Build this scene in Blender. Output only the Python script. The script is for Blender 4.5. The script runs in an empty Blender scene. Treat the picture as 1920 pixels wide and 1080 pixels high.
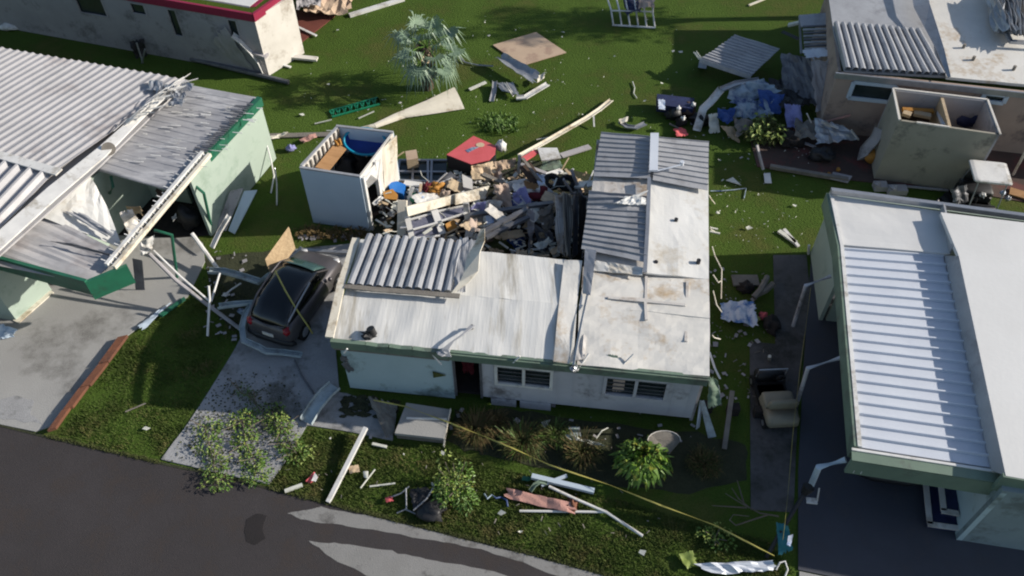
import bpy, math, random
from mathutils import Vector, noise
random.seed(7)
S = bpy.context.scene
C = bpy.context.collection

# ---------------------------------------------------------------- camera, sky, sun, exposure
CAM_H, FPX, PITCH = 19.0, 1600.0, math.radians(50)
cam = bpy.data.cameras.new('camera'); cam.sensor_width = 36; cam.lens = FPX / 1920 * 36
cam.clip_end = 3000
co = bpy.data.objects.new('camera', cam); C.objects.link(co)
co.location = (0, 0, CAM_H); co.rotation_euler = (math.radians(90) - PITCH, 0, 0)
S.camera = co
SUN_EL, SUN_AZ = math.radians(25), math.radians(3)      # sun low on the right, a touch beyond the houses
wd = bpy.data.worlds.new('World'); S.world = wd; wd.use_nodes = True
nt = wd.node_tree
sky = nt.nodes.new('ShaderNodeTexSky'); sky.sky_type = 'NISHITA'; sky.sun_disc = False
sky.sun_elevation = SUN_EL; sky.sun_rotation = math.pi / 2 - SUN_AZ
nt.links.new(sky.outputs[0], nt.nodes['Background'].inputs[0])
nt.nodes['Background'].inputs[1].default_value = 0.09
sl = bpy.data.lights.new('sun', 'SUN'); sl.energy = 4.2; sl.angle = math.radians(0.6); sl.color = (1, 0.93, 0.83)
so = bpy.data.objects.new('sun', sl); C.objects.link(so)
sd = Vector((math.cos(SUN_EL) * math.cos(SUN_AZ), math.cos(SUN_EL) * math.sin(SUN_AZ), math.sin(SUN_EL)))
so.rotation_euler = (-sd).to_track_quat('-Z', 'Y').to_euler()
so.location = (20, 0, 30)
S.view_settings.view_transform = 'Standard'; S.view_settings.look = 'None'
S.view_settings.exposure = 0.55; S.view_settings.gamma = 1
S.render.engine = 'CYCLES'
S.cycles.filter_width = 2.05
S.render.resolution_x = 1024; S.render.resolution_y = 576

# ---------------------------------------------------------------- helpers
cP, sP = math.cos(PITCH), math.sin(PITCH)
def ray(x, y):
    u, v = (x - 960) / FPX, (540 - y) / FPX
    return Vector((u, cP + v * sP, -sP + v * cP))
def P(x, y, z=0.0):
    r = ray(x, y); t = (z - CAM_H) / r.z
    return Vector((r.x * t, r.y * t, z))
def W(x, y, a, b):                       # a point of the photo put on the upright plane through a and b: (distance along, height)
    d = Vector((b.x - a.x, b.y - a.y)); L = d.length; d /= L; n = Vector((-d.y, d.x))
    r = ray(x, y); t = (n.x * a.x + n.y * a.y) / (n.x * r.x + n.y * r.y)
    return ((r.x * t - a.x) * d.x + (r.y * t - a.y) * d.y, CAM_H + r.z * t)
def PV(x, y, a, b):
    s, z = W(x, y, a, b); d = (b - a); d.z = 0; d.normalize(); p = a + d * s; p.z = z; return p
def pts(*v, z=0.0):
    o = []
    zs = z if isinstance(z, (list, tuple)) else [z] * (len(v) // 2)
    for i in range(len(v) // 2): o.append(P(v[2 * i], v[2 * i + 1], zs[i]))
    return o
def nz(x, y, z=0.0): return noise.noise(Vector((x, y, z)))

class MB:
    def __init__(s): s.v = []; s.f = []
    def add(s, vs, fs):
        b = len(s.v); s.v += [Vector(p) for p in vs]; s.f += [tuple(i + b for i in f) for f in fs]; return s
    def poly(s, p, t=0.03, d=(0, 0, -1)):
        n = len(p); d = Vector(d) * t
        a = sum(((p[i].x * p[(i + 1) % n].y - p[(i + 1) % n].x * p[i].y) for i in range(n)))
        if a < 0: p = p[::-1]
        return s.add(list(p) + [q + d for q in p], [tuple(range(n)), tuple(range(2 * n - 1, n - 1, -1))] + [(i, n + i, n + (i + 1) % n, (i + 1) % n) for i in range(n)])
    def box(s, a, b):                    # axis box from corner a to corner b
        x0, y0, z0 = a; x1, y1, z1 = b
        return s.add([(x0, y0, z0), (x1, y0, z0), (x1, y1, z0), (x0, y1, z0), (x0, y0, z1), (x1, y0, z1), (x1, y1, z1), (x0, y1, z1)],
                     [(0, 3, 2, 1), (4, 5, 6, 7), (0, 1, 5, 4), (1, 2, 6, 5), (2, 3, 7, 6), (3, 0, 4, 7)])
    def bar(s, a, b, w=0.08, h=None, up=(0, 0, 1)):
        a, b = Vector(a), Vector(b); h = w if h is None else h
        d = (b - a).normalized(); up = Vector(up)
        if abs(d.dot(up)) > .97: up = Vector((0, 1, 0))
        r = d.cross(up).normalized() * w / 2; u = r.cross(d).normalized() * h / 2
        q = [a - r - u, a + r - u, a + r + u, a - r + u, b - r - u, b + r - u, b + r + u, b - r + u]
        return s.add(q, [(0, 1, 2, 3), (7, 6, 5, 4), (0, 4, 5, 1), (1, 5, 6, 2), (2, 6, 7, 3), (3, 7, 4, 0)])
    def tube(s, p, r=0.03, n=7, taper=1.0):
        p = [Vector(q) for q in p]; m = len(p); vs = []; fs = []
        for i, q in enumerate(p):
            d = (p[min(i + 1, m - 1)] - p[max(i - 1, 0)]).normalized()
            u = Vector((0, 0, 1)) if abs(d.z) < .9 else Vector((1, 0, 0))
            a = d.cross(u).normalized(); b = d.cross(a); rr = r * (1 + (taper - 1) * i / max(1, m - 1))
            vs += [q + (a * math.cos(2 * math.pi * k / n) + b * math.sin(2 * math.pi * k / n)) * rr for k in range(n)]
        for i in range(m - 1):
            fs += [(i * n + k, i * n + (k + 1) % n, (i + 1) * n + (k + 1) % n, (i + 1) * n + k) for k in range(n)]
        fs += [tuple(range(n - 1, -1, -1)), tuple(range((m - 1) * n, m * n))]
        return s.add(vs, fs)
    def grid(s, c, nu, nv, fn=None, t=0.012):       # a sheet with thickness between four corners; fn(u, v) = offset along its normal
        c = [Vector(q) for q in c]
        N = (c[1] - c[0]).cross(c[3] - c[0]); N.normalize()
        if N.z < 0: N = -N
        vs = []
        for k in (0, 1):
            for j in range(nv + 1):
                for i in range(nu + 1):
                    u, v = i / nu, j / nv
                    q = (c[0] * (1 - u) + c[1] * u) * (1 - v) + (c[3] * (1 - u) + c[2] * u) * v
                    vs.append(q + N * ((fn(u, v) if fn else 0) - k * t))
        M = (nu + 1) * (nv + 1); fs = []
        I = lambda i, j, k=0: k * M + j * (nu + 1) + i
        for j in range(nv):
            for i in range(nu):
                fs += [(I(i, j), I(i + 1, j), I(i + 1, j + 1), I(i, j + 1)), (I(i, j + 1, 1), I(i + 1, j + 1, 1), I(i + 1, j, 1), I(i, j, 1))]
        for i in range(nu): fs += [(I(i, 0, 1), I(i + 1, 0, 1), I(i + 1, 0), I(i, 0)), (I(i, nv), I(i + 1, nv), I(i + 1, nv, 1), I(i, nv, 1))]
        for j in range(nv): fs += [(I(0, j), I(0, j + 1), I(0, j + 1, 1), I(0, j, 1)), (I(nu, j, 1), I(nu, j + 1, 1), I(nu, j + 1), I(nu, j))]
        return s.add(vs, fs)
    def crumple(s, c, amp=.08, sc=2.0, nu=10, nv=8, t=.012, seed=0, curl=0.0):
        c = [Vector(q) for q in c]; L = ((c[1] - c[0]).length, (c[3] - c[0]).length)
        def fn(u, v):
            x, y = u * L[0] * sc, v * L[1] * sc
            return amp * (abs(nz(x + seed * 7.3, y, 1.7)) * 1.6 + .5 * nz(x * 2.7, y * 2.7 + seed, 5)) + curl * (2 * u - 1) ** 2
        b0 = len(s.v); s.grid(c, nu, nv, fn, t); U, Vv = (c[1] - c[0]), (c[3] - c[0]); M_ = (nu + 1) * (nv + 1)
        for k in (0, 1):                 # torn, uneven edges
            for j in range(nv + 1):
                for i in range(nu + 1):
                    e = (i in (0, nu)), (j in (0, nv)); q = s.v[b0 + k * M_ + j * (nu + 1) + i]
                    if e[0]: q += U * .13 * nz(j * .9 + seed, i, seed)
                    if e[1]: q += Vv * .13 * nz(i * .9 + seed, j, 3 + seed)
        return s
    def ribs(s, c, n, h=.05, prof=None, nv=6, t=.01, warp=0.0, seed=0):   # folded metal sheet, n folds from side 0-3 to side 1-2
        prof = prof or [(0, 0), (.55, 0), (.62, 1), (.9, 1), (.97, 0)]
        c = [Vector(q) for q in c]; N = (c[1] - c[0]).cross(c[3] - c[0]).normalized()
        if N.z < 0: N = -N
        us = [((k + p[0]) / n, p[1] * h) for k in range(n) for p in prof] + [(1, 0)]
        nu = len(us); vs = []; fs = []
        for k in (0, 1):
            for j in range(nv + 1):
                v = j / nv
                for u, o in us:
                    q = (c[0] * (1 - u) + c[1] * u) * (1 - v) + (c[3] * (1 - u) + c[2] * u) * v
                    vs.append(q + N * (o + warp * nz(u * n * .35 + seed, v * 2.3, seed) - k * t))
        M = nu * (nv + 1); I = lambda i, j, k=0: k * M + j * nu + i
        for j in range(nv):
            for i in range(nu - 1):
                fs += [(I(i, j), I(i + 1, j), I(i + 1, j + 1), I(i, j + 1)), (I(i, j + 1, 1), I(i + 1, j + 1, 1), I(i + 1, j, 1), I(i, j, 1))]
            fs += [(I(0, j), I(0, j + 1), I(0, j + 1, 1), I(0, j, 1)), (I(nu - 1, j, 1), I(nu - 1, j + 1, 1), I(nu - 1, j + 1), I(nu - 1, j))]
        for i in range(nu - 1): fs += [(I(i, 0, 1), I(i + 1, 0, 1), I(i + 1, 0), I(i, 0)), (I(i, nv), I(i + 1, nv), I(i + 1, nv, 1), I(i, nv, 1))]
        return s.add(vs, fs)
    def ribbon(s, p, wv, t=.012):        # bent flat strip along a line of points; wv = width vector or one per point
        p = [Vector(q) for q in p]; n = len(p)
        ws = [Vector(w) for w in wv] if isinstance(wv, list) else [Vector(wv)] * n
        vs = []
        for i, q in enumerate(p):
            d = (p[min(i + 1, n - 1)] - p[max(i - 1, 0)]).normalized(); N = d.cross(ws[i]).normalized() * t
            vs += [q - ws[i] / 2, q + ws[i] / 2, q + ws[i] / 2 + N, q - ws[i] / 2 + N]
        fs = [(0, 1, 2, 3), tuple(4 * (n - 1) + k for k in (3, 2, 1, 0))]
        for i in range(n - 1):
            a = 4 * i; fs += [(a + k, a + 4 + k, a + 4 + (k + 1) % 4, a + (k + 1) % 4) for k in range(4)]
        return s.add(vs, fs)
    def wall(s, a, b, z0, z1, t=.1, holes=(), side=1):    # upright wall from a to b with rectangular openings (s0, s1, z0, z1)
        d = Vector((b.x - a.x, b.y - a.y, 0)); L = d.length; d /= L; n = Vector((-d.y, d.x, 0)) * side * t
        xs = sorted({0, L, *[h[0] for h in holes], *[h[1] for h in holes]})
        for i in range(len(xs) - 1):
            m = (xs[i] + xs[i + 1]) / 2; zz = [(z0, z1)]
            for h in holes:
                if h[0] < m < h[1]:
                    zz = [q for lo, hi in zz for q in ((lo, min(hi, h[2])), (max(lo, h[3]), hi)) if q[1] - q[0] > .001]
            for lo, hi in zz:
                p, q = Vector((a.x, a.y, 0)) + d * xs[i], Vector((a.x, a.y, 0)) + d * xs[i + 1]
                v = [p, q, q + n, p + n]
                s.add([w + Vector((0, 0, lo)) for w in v] + [w + Vector((0, 0, hi)) for w in v], [(0, 3, 2, 1), (4, 5, 6, 7), (0, 1, 5, 4), (1, 2, 6, 5), (2, 3, 7, 6), (3, 0, 4, 7)])
        return s
    def blob(s, c, r, seg=10, ring=7, amp=.15, seed=0):
        c = Vector(c); r = Vector(r) if not isinstance(r, (int, float)) else Vector((r, r, r)); vs = []; fs = []
        for j in range(ring + 1):
            th = math.pi * j / ring
            for i in range(seg):
                ph = 2 * math.pi * i / seg; n = Vector((math.sin(th) * math.cos(ph), math.sin(th) * math.sin(ph), math.cos(th)))
                k = 1 + amp * 2 * nz(n.x * 1.8 + seed, n.y * 1.8, n.z * 1.8)
                vs.append(c + Vector((n.x * r.x, n.y * r.y, n.z * r.z)) * k)
        for j in range(ring):
            for i in range(seg): fs.append((j * seg + i, (j + 1) * seg + i, (j + 1) * seg + (i + 1) % seg, j * seg + (i + 1) % seg))
        return s.add(vs, fs)
    def disc(s, c, r, h, n=20, ax=None, r2=None):      # short cylinder with its axis ax
        c = Vector(c); ax = Vector(ax or (0, 0, 1)).normalized(); u = ax.cross(Vector((0, 1, 0)) if abs(ax.y) < .9 else Vector((1, 0, 0))).normalized(); w = ax.cross(u); r2 = r if r2 is None else r2
        vs = [c + (u * math.cos(2 * math.pi * k / n) + w * math.sin(2 * math.pi * k / n)) * r for k in range(n)] + [c + ax * h + (u * math.cos(2 * math.pi * k / n) + w * math.sin(2 * math.pi * k / n)) * r2 for k in range(n)]
        return s.add(vs, [tuple(range(n - 1, -1, -1)), tuple(range(n, 2 * n))] + [(k, (k + 1) % n, n + (k + 1) % n, n + k) for k in range(n)])

def link(name, mb, mat, parent=None, smooth=False):
    me = bpy.data.meshes.new(name)
    root = parent
    while root is not None and root.parent is not None: root = root.parent
    if root is not None: o0 = Vector(root.location)
    else:
        n = len(mb.v); o0 = Vector((sum(v.x for v in mb.v) / n, sum(v.y for v in mb.v) / n, min(v.z for v in mb.v)))
    me.from_pydata([v - o0 for v in mb.v], [], mb.f); me.update()
    me.materials.append(MAT[mat] if isinstance(mat, str) else mat)
    if smooth:
        for p in me.polygons: p.use_smooth = True
    o = bpy.data.objects.new(name, me); C.objects.link(o)
    if parent is not None: o.parent = parent
    else: o.location = o0
    return o
def one(name, label, cat, mb, mat, group=None, smooth=False, kind=None):
    o = link(name, mb, mat, None, smooth); o['label'] = label; o['category'] = cat
    if group: o['group'] = group
    if kind: o['kind'] = kind
    return o
def thing(name, label, cat, loc, group=None):
    o = bpy.data.objects.new(name, None); C.objects.link(o); o.location = loc; o.empty_display_size = .2
    o['label'] = label; o['category'] = cat
    if group: o['group'] = group
    return o
def part(name, mb, mat, parent, label=None, smooth=False):
    o = link(name, mb, mat, parent, smooth)
    if label: o['label'] = label
    return o
def struct(name, mb, mat, smooth=False):
    o = link(name, mb, mat, None, smooth); o['kind'] = 'structure'; return o

# ---------------------------------------------------------------- materials
MAT = {}
def M(name, col, col2=None, rough=.7, sc=2.0, metal=0.0, bump=.15, bsc=25.0, stain=None, samt=.5, ssc=1.2, spec=.4, stretch=(1, 1, 1), fleck=0.0):
    m = bpy.data.materials.new(name); m.use_nodes = True; t = m.node_tree; N = t.nodes; L = t.links
    b = N['Principled BSDF']; b.inputs['Roughness'].default_value = rough; b.inputs['Metallic'].default_value = metal
    b.inputs['Specular IOR Level'].default_value = spec
    g = N.new('ShaderNodeNewGeometry'); mp = N.new('ShaderNodeMapping'); L.new(g.outputs['Position'], mp.inputs[0]); mp.inputs['Scale'].default_value = stretch
    def nse(scale, det=4.0, src=mp.outputs[0]):
        n = N.new('ShaderNodeTexNoise'); n.inputs['Scale'].default_value = scale; n.inputs['Detail'].default_value = det; n.inputs['Roughness'].default_value = .62; L.new(src, n.inputs['Vector']); return n
    def ramp(src, a, b_):
        r = N.new('ShaderNodeMapRange'); r.inputs[1].default_value = a; r.inputs[2].default_value = b_; L.new(src, r.inputs[0]); return r
    def mix(f, a, b_):
        x = N.new('ShaderNodeMix'); x.data_type = 'RGBA'
        L.new(f, x.inputs[0])
        for k, q in ((6, a), (7, b_)):
            if isinstance(q, tuple): x.inputs[k].default_value = (*q, 1)
            else: L.new(q, x.inputs[k])
        return x.outputs[2]
    col2 = col2 or tuple(c * .72 for c in col)
    n1 = nse(sc); out = mix(ramp(n1.outputs[0], .3, .7).outputs[0], col, col2)
    if stain:
        n2 = nse(ssc, 6); n3 = nse(ssc * 9, 3)
        ad = N.new('ShaderNodeMath'); ad.operation = 'MULTIPLY_ADD'; L.new(n3.outputs[0], ad.inputs[0]); ad.inputs[1].default_value = .25; L.new(n2.outputs[0], ad.inputs[2])
        rr = ramp(ad.outputs[0], .69 - .12 * samt, .84 - .12 * samt)
        out = mix(rr.outputs[0], out, stain)
    if fleck:
        n4 = nse(bsc * 1.6, 2); out = mix(ramp(n4.outputs[0], .48, .75).outputs[0], out, tuple(c * (1 - fleck) for c in col))
    L.new(out, b.inputs['Base Color'])
    if bump:
        n5 = nse(bsc, 4); bp = N.new('ShaderNodeBump'); bp.inputs['Strength'].default_value = bump; bp.inputs['Distance'].default_value = .05; L.new(n5.outputs[0], bp.inputs['Height']); L.new(bp.outputs[0], b.inputs['Normal'])
    r5 = ramp(n1.outputs[0], .2, .8); r5.inputs[3].default_value = max(0, rough - .1); r5.inputs[4].default_value = min(1, rough + .1); L.new(r5.outputs[0], b.inputs['Roughness'])
    MAT[name] = m; return m
M('grass', (.072, .120, .020), (.043, .074, .012), rough=.95, sc=.35, bump=.9, bsc=14, stain=(.080, .092, .024), samt=.5, ssc=.35, spec=.1, fleck=.45)
M('blade', (.080, .118, .024), (.044, .062, .015), rough=.8, sc=1.2, bump=0, spec=.15, stain=(.12, .11, .04), samt=.5, ssc=1.1)
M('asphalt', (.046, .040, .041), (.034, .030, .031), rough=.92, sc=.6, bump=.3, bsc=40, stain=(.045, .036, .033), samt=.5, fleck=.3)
M('asphalt_sunlit', (.26, .255, .245), (.21, .205, .195), rough=.9, sc=.8, bump=.3, bsc=40, stain=(.08, .075, .07), samt=.3, fleck=.25)  # paler road tone with the sunlight put into the colour
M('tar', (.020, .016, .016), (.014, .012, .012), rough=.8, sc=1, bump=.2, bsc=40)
M('concrete', (.34, .335, .32), (.28, .275, .265), rough=.9, sc=.5, bump=.25, bsc=30, stain=(.15, .145, .135), samt=.35, ssc=.45, fleck=.15)
M('concrete_dark', (.36, .36, .36), (.25, .25, .255), rough=.9, sc=.9, bump=.3, bsc=30, stain=(.09, .09, .08), samt=.6, ssc=.7, fleck=.35)
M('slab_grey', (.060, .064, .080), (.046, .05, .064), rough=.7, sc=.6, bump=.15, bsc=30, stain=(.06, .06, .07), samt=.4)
M('patio_brown', (.085, .055, .045), (.05, .035, .03), rough=.9, sc=.8, stain=(.12, .04, .035), samt=.4)
M('patio_red', (.16, .045, .03), (.11, .03, .022), rough=.9, sc=1)
M('dirt', (.042, .046, .022), (.026, .03, .014), rough=1, sc=2, bump=.6, bsc=12, fleck=.4)
M('roof_white', (.66, .655, .63), (.56, .555, .53), rough=.55, sc=.7, bump=.12, bsc=9, stain=(.45, .40, .32), samt=.1, ssc=.55)
M('roof_clean', (.64, .635, .62), (.57, .565, .55), rough=.55, sc=.5, bump=.08, bsc=9)
M('gutter_pale', (.42, .48, .50), (.32, .38, .40), rough=.5, sc=3, bump=.1, stain=(.2, .22, .22), samt=.4)
M('roof_ribbed', (.64, .635, .61), (.56, .555, .53), rough=.55, sc=1.1, bump=.12, bsc=7, stain=(.36, .33, .27), samt=.3, ssc=.6, stretch=(2.6, .35, 1))
M('roof_stained', (.66, .64, .595), (.56, .54, .50), rough=.6, sc=.8, bump=.12, bsc=9, stain=(.40, .31, .21), samt=.34, ssc=.75)
M('roof_dirty', (.58, .55, .51), (.48, .45, .42), rough=.65, sc=1.2, bump=.15, stain=(.25, .18, .12), samt=.5, ssc=.9)
M('pan_grey', (.37, .375, .39), (.29, .295, .31), rough=.5, sc=1.4, metal=.08, bump=.1, bsc=12, stain=(.24, .24, .25), samt=.3)
M('pan_white', (.62, .65, .70), (.54, .57, .63), rough=.45, sc=1, metal=.1, bump=.08)
M('pan_left', (.41, .40, .405), (.33, .325, .33), rough=.5, sc=.8, bump=.08, stain=(.27, .25, .25), samt=.35, ssc=.5)
M('pan_old', (.33, .33, .345), (.25, .25, .265), rough=.6, sc=2, bump=.2, stain=(.42, .42, .43), samt=.45, ssc=2.2, stretch=(.4, 2.2, 1))
M('metal_white', (.70, .69, .66), (.58, .57, .55), rough=.45, sc=3, bump=.08, stain=(.35, .32, .27), samt=.25)
M('cream', (.70, .65, .54), (.60, .55, .45), rough=.6, sc=2, bump=.1, stain=(.33, .26, .17), samt=.35)
M('alu', (.40, .41, .43), (.28, .29, .31), rough=.38, sc=3, metal=.6, bump=.12, bsc=10)
M('alu_dark', (.16, .165, .18), (.10, .10, .11), rough=.5, sc=3, metal=.3)
M('shed_blue', (.46, .54, .62), (.42, .50, .58), rough=.7, sc=1, bump=.04)
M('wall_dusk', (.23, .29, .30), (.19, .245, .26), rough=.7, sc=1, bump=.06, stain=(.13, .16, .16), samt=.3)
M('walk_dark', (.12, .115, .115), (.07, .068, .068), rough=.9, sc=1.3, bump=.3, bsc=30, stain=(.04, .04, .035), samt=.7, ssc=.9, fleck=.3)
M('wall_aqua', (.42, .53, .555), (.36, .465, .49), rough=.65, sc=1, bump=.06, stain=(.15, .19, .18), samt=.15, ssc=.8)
M('wall_lilac', (.50, .495, .52), (.40, .40, .43), rough=.7, sc=1.1, bump=.08, stain=(.15, .14, .14), samt=.15, ssc=.8)
M('wall_mint', (.34, .41, .35), (.31, .375, .32), rough=.7, sc=1, bump=.06, stain=(.25, .32, .26), samt=.25)
M('wall_tan', (.38, .29, .235), (.31, .24, .20), rough=.8, sc=1, bump=.1, stain=(.17, .13, .12), samt=.4)
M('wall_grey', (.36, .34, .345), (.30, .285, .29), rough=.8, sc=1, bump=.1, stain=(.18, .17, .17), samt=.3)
M('wall_khaki', (.32, .295, .235), (.27, .25, .20), rough=.8, sc=1, bump=.06, stain=(.14, .13, .11), samt=.15)
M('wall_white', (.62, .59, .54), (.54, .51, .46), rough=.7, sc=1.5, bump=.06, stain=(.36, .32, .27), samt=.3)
M('green_trim', (.022, .13, .075), (.016, .095, .058), rough=.45, sc=2, bump=.05, stain=(.03, .06, .045), samt=.35)
M('sage_trim', (.155, .215, .16), (.12, .17, .13), rough=.55, sc=1.5, bump=.06, stain=(.09, .10, .085), samt=.4)
M('red_trim', (.27, .018, .055), (.21, .015, .045), rough=.5, sc=2, bump=.04)
M('glass', (.018, .028, .028), (.03, .04, .04), rough=.12, sc=3, bump=0, spec=.6)
M('black', (.012, .012, .014), (.02, .02, .022), rough=.5, sc=4, bump=.1)
M('interior', (.035, .028, .025), (.02, .017, .016), rough=.95, sc=3, bump=.4, bsc=8, fleck=.4)
M('wood', (.36, .20, .09), (.27, .145, .06), rough=.75, sc=2, bump=.15, stretch=(1, 5, 1))
M('wood_pale', (.46, .36, .235), (.36, .27, .17), rough=.8, sc=3, bump=.2, stain=(.25, .18, .11), samt=.3)
M('wood_dark', (.075, .045, .03), (.045, .028, .02), rough=.8, sc=3, bump=.2)
M('wood_red', (.19, .075, .04), (.12, .05, .03), rough=.8, sc=3, bump=.3, bsc=12, stain=(.08, .04, .03), samt=.4)
M('wood_grey', (.22, .20, .17), (.14, .125, .11), rough=.9, sc=3, bump=.3)
M('ply_tan', (.47, .35, .25), (.41, .30, .21), rough=.85, sc=1.5, bump=.1, stain=(.30, .20, .15), samt=.35)
M('osb', (.46, .34, .20), (.30, .21, .12), rough=.9, sc=14, bump=.3, fleck=.4)
M('insul_pink', (.50, .27, .225), (.42, .23, .19), rough=.95, sc=3, bump=.3)
M('red_cloth', (.60, .11, .12), (.50, .085, .09), rough=.75, sc=2, bump=.1)
M('maroon', (.13, .012, .02), rough=.9, sc=4, bump=.4)
M('blue_cloth', (.035, .09, .30), (.02, .05, .18), rough=.8, sc=3, bump=.4)
M('blue_bright', (.02, .20, .60), (.015, .14, .48), rough=.35, sc=3, bump=.05)
M('pool_blue', (.012, .045, .26), (.01, .03, .18), rough=.35, sc=2, bump=.05)
M('pool_rim', (.01, .30, .46), rough=.35, sc=2, bump=.05)
M('navy', (.02, .03, .09), (.012, .015, .05), rough=.7, sc=3, bump=.3)
M('lilac_cloth', (.30, .30, .55), (.22, .22, .42), rough=.8, sc=3, bump=.4)
M('tarp_pale', (.33, .40, .46), (.22, .29, .36), rough=.5, sc=3, bump=.5, bsc=8, stain=(.03, .06, .17), samt=.8, ssc=1.7)
M('bag_white', (.58, .62, .70), (.46, .52, .62), rough=.5, sc=3, bump=.5, bsc=8, stain=(.06, .17, .42), samt=.7, ssc=3.2)
M('tan_cloth', (.46, .36, .29), (.38, .29, .235), rough=.9, sc=2, bump=.4, bsc=8)
M('peach', (.55, .42, .28), (.47, .35, .23), rough=.85, sc=2, bump=.3, bsc=8)
M('pane_dusty', (.15, .155, .21), (.10, .105, .15), rough=.3, sc=5, bump=.1, stain=(.32, .32, .36), samt=.5, ssc=3)
M('orange', (.42, .20, .035), (.33, .15, .03), rough=.7, sc=3, bump=.2)
M('yellow', (.42, .38, .10), (.34, .30, .08), rough=.5, sc=6, bump=.05)
M('teal', (.015, .16, .19), (.012, .12, .15), rough=.6, sc=3, bump=.2)
M('green_plastic', (.012, .20, .10), (.01, .16, .08), rough=.4, sc=3, bump=.05)
M('car_paint', (.12, .11, .115), (.09, .084, .088), rough=.4, sc=3, metal=.5, bump=0, spec=.6)
M('car_glass', (.006, .007, .008), rough=.08, sc=3, bump=0, spec=.6)
M('car_screen', (.05, .10, .095), rough=.12, sc=3, bump=0, spec=.6)
M('rubber', (.012, .012, .012), rough=.85, sc=3, bump=.1)
M('tail_red', (.30, .01, .02), rough=.2, sc=3, bump=0)
M('lamp_clear', (.6, .6, .6), rough=.15, sc=3, bump=0)
M('beige_vinyl', (.25, .225, .165), (.20, .18, .135), rough=.55, sc=3, bump=.06, stain=(.18, .16, .12), samt=.3)
M('leaf', (.12, .21, .035), (.065, .13, .022), rough=.55, sc=6, bump=0, spec=.35)
M('leaf_bright', (.135, .24, .025), (.07, .15, .018), rough=.45, sc=4, bump=0, spec=.4, stain=(.30, .26, .04), samt=.4, ssc=4)
M('leaf_yellow', (.25, .31, .07), (.16, .21, .05), rough=.6, sc=6, bump=0, spec=.3)
M('leaf_dry', (.16, .11, .05), (.10, .075, .035), rough=.85, sc=4, bump=0, spec=.15)
M('leaf_olive', (.085, .095, .03), (.05, .06, .022), rough=.8, sc=4, bump=0, spec=.15)
M('palm_leaf', (.21, .29, .20), (.12, .18, .12), rough=.5, sc=5, bump=0, spec=.4)
M('bark', (.13, .095, .065), (.08, .06, .042), rough=.95, sc=8, bump=.6, bsc=18)
M('twig', (.16, .13, .10), rough=.9, sc=5, bump=.2)
M('scrap', (.62, .62, .55), (.5, .5, .44), rough=.7, sc=9, bump=.1)
# ---------------------------------------------------------------- ground, road, slabs
g = MB(); g.grid([(-400, -300, 0), (400, -300, 0), (400, 500, 0), (-400, 500, 0)], 8, 8, None, .5); struct('lawn', g, 'grass')
EDGE = [(-900, 560), (-300, 735), (0, 797), (100, 822), (200, 845), (300, 868), (420, 893), (540, 925), (700, 966), (850, 1003), (1000, 1040), (1150, 1082), (1330, 1130), (1700, 1240), (2300, 1400)]
def sheet_px(name, px, z, mat, t=.02, sub=0):
    mb = MB(); mb.poly([P(x, y, z) for x, y in px], t); return struct(name, mb, mat)
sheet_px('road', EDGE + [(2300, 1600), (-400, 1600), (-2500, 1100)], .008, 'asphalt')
def wob(px, k=2.2, n=6):        # soften a traced outline with small real unevenness
    out = []
    for i, (x, y) in enumerate(px):
        x2, y2 = px[(i + 1) % len(px)]
        for j in range(n):
            f = j / n; X = x + (x2 - x) * f; Y = y + (y2 - y) * f
            out.append((X + k * 2 * nz(X * .05, Y * .05, 3), Y + k * 2 * nz(X * .05, Y * .05, 9)))
    return out
sheet_px('sunlit_road_strip', wob([(538, 963), (600, 951), (700, 969), (850, 1006), (1000, 1043), (1150, 1085), (1330, 1133), (1500, 1180), (1380, 1190), (1120, 1108), (980, 1055), (900, 1030), (800, 1010), (650, 985), (590, 980)]), .013, 'asphalt_sunlit', .003)  # sunlit bands between tree shadows, painted as pale strips on the road
sheet_px('sunlit_road_strip', wob([(578, 1014), (640, 1020), (720, 1030), (800, 1048), (900, 1066), (1060, 1110), (1200, 1160), (1000, 1190), (700, 1085), (620, 1045)]), .013, 'asphalt_sunlit', .003)  # second painted band of sun, nearer the camera
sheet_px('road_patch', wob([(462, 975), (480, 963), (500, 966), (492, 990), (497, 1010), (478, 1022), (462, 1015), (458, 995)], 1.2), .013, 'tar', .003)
sheet_px('left_driveway', [(-300, 705), (-40, 787), (66, 809), (92, 800), (240, 628), (262, 612), (352, 556), (384, 490), (380, 455), (330, 420), (150, 300), (-300, 420)], .03, 'concrete', .06)
sheet_px('drain_puddle_stain', wob([(-20, 752), (30, 742), (64, 750), (58, 775), (80, 795), (40, 790), (-20, 780)], 2), .0345, 'concrete_dark', .003)
sheet_px('centre_driveway', wob([(302, 861), (352, 795), (410, 705), (470, 600), (520, 470), (665, 455), (625, 600), (636, 735), (690, 748), (745, 765), (736, 826), (640, 806), (575, 797), (545, 850), (505, 908), (400, 884)], .8, 4), .03, 'concrete_dark', .06)
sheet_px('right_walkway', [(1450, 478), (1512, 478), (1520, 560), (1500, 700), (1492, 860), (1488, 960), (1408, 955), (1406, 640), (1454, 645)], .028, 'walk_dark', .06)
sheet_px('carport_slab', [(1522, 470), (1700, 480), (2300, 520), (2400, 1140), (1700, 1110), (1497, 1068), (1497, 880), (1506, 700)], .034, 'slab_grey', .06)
sheet_px('carport_apron', [(1499, 1071), (1700, 1113), (2400, 1143), (2400, 1200), (1500, 1150)], .034, 'concrete', .06)
sheet_px('patio', [(1405, 255), (1560, 215), (1900, 230), (2000, 330), (1930, 380), (1850, 366), (1600, 338), (1420, 312)], .03, 'patio_brown', .06)
sheet_px('red_patio', [(545, 95), (628, 30), (600, 18), (540, 20), (500, 60)], .03, 'patio_red', .06)
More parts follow.
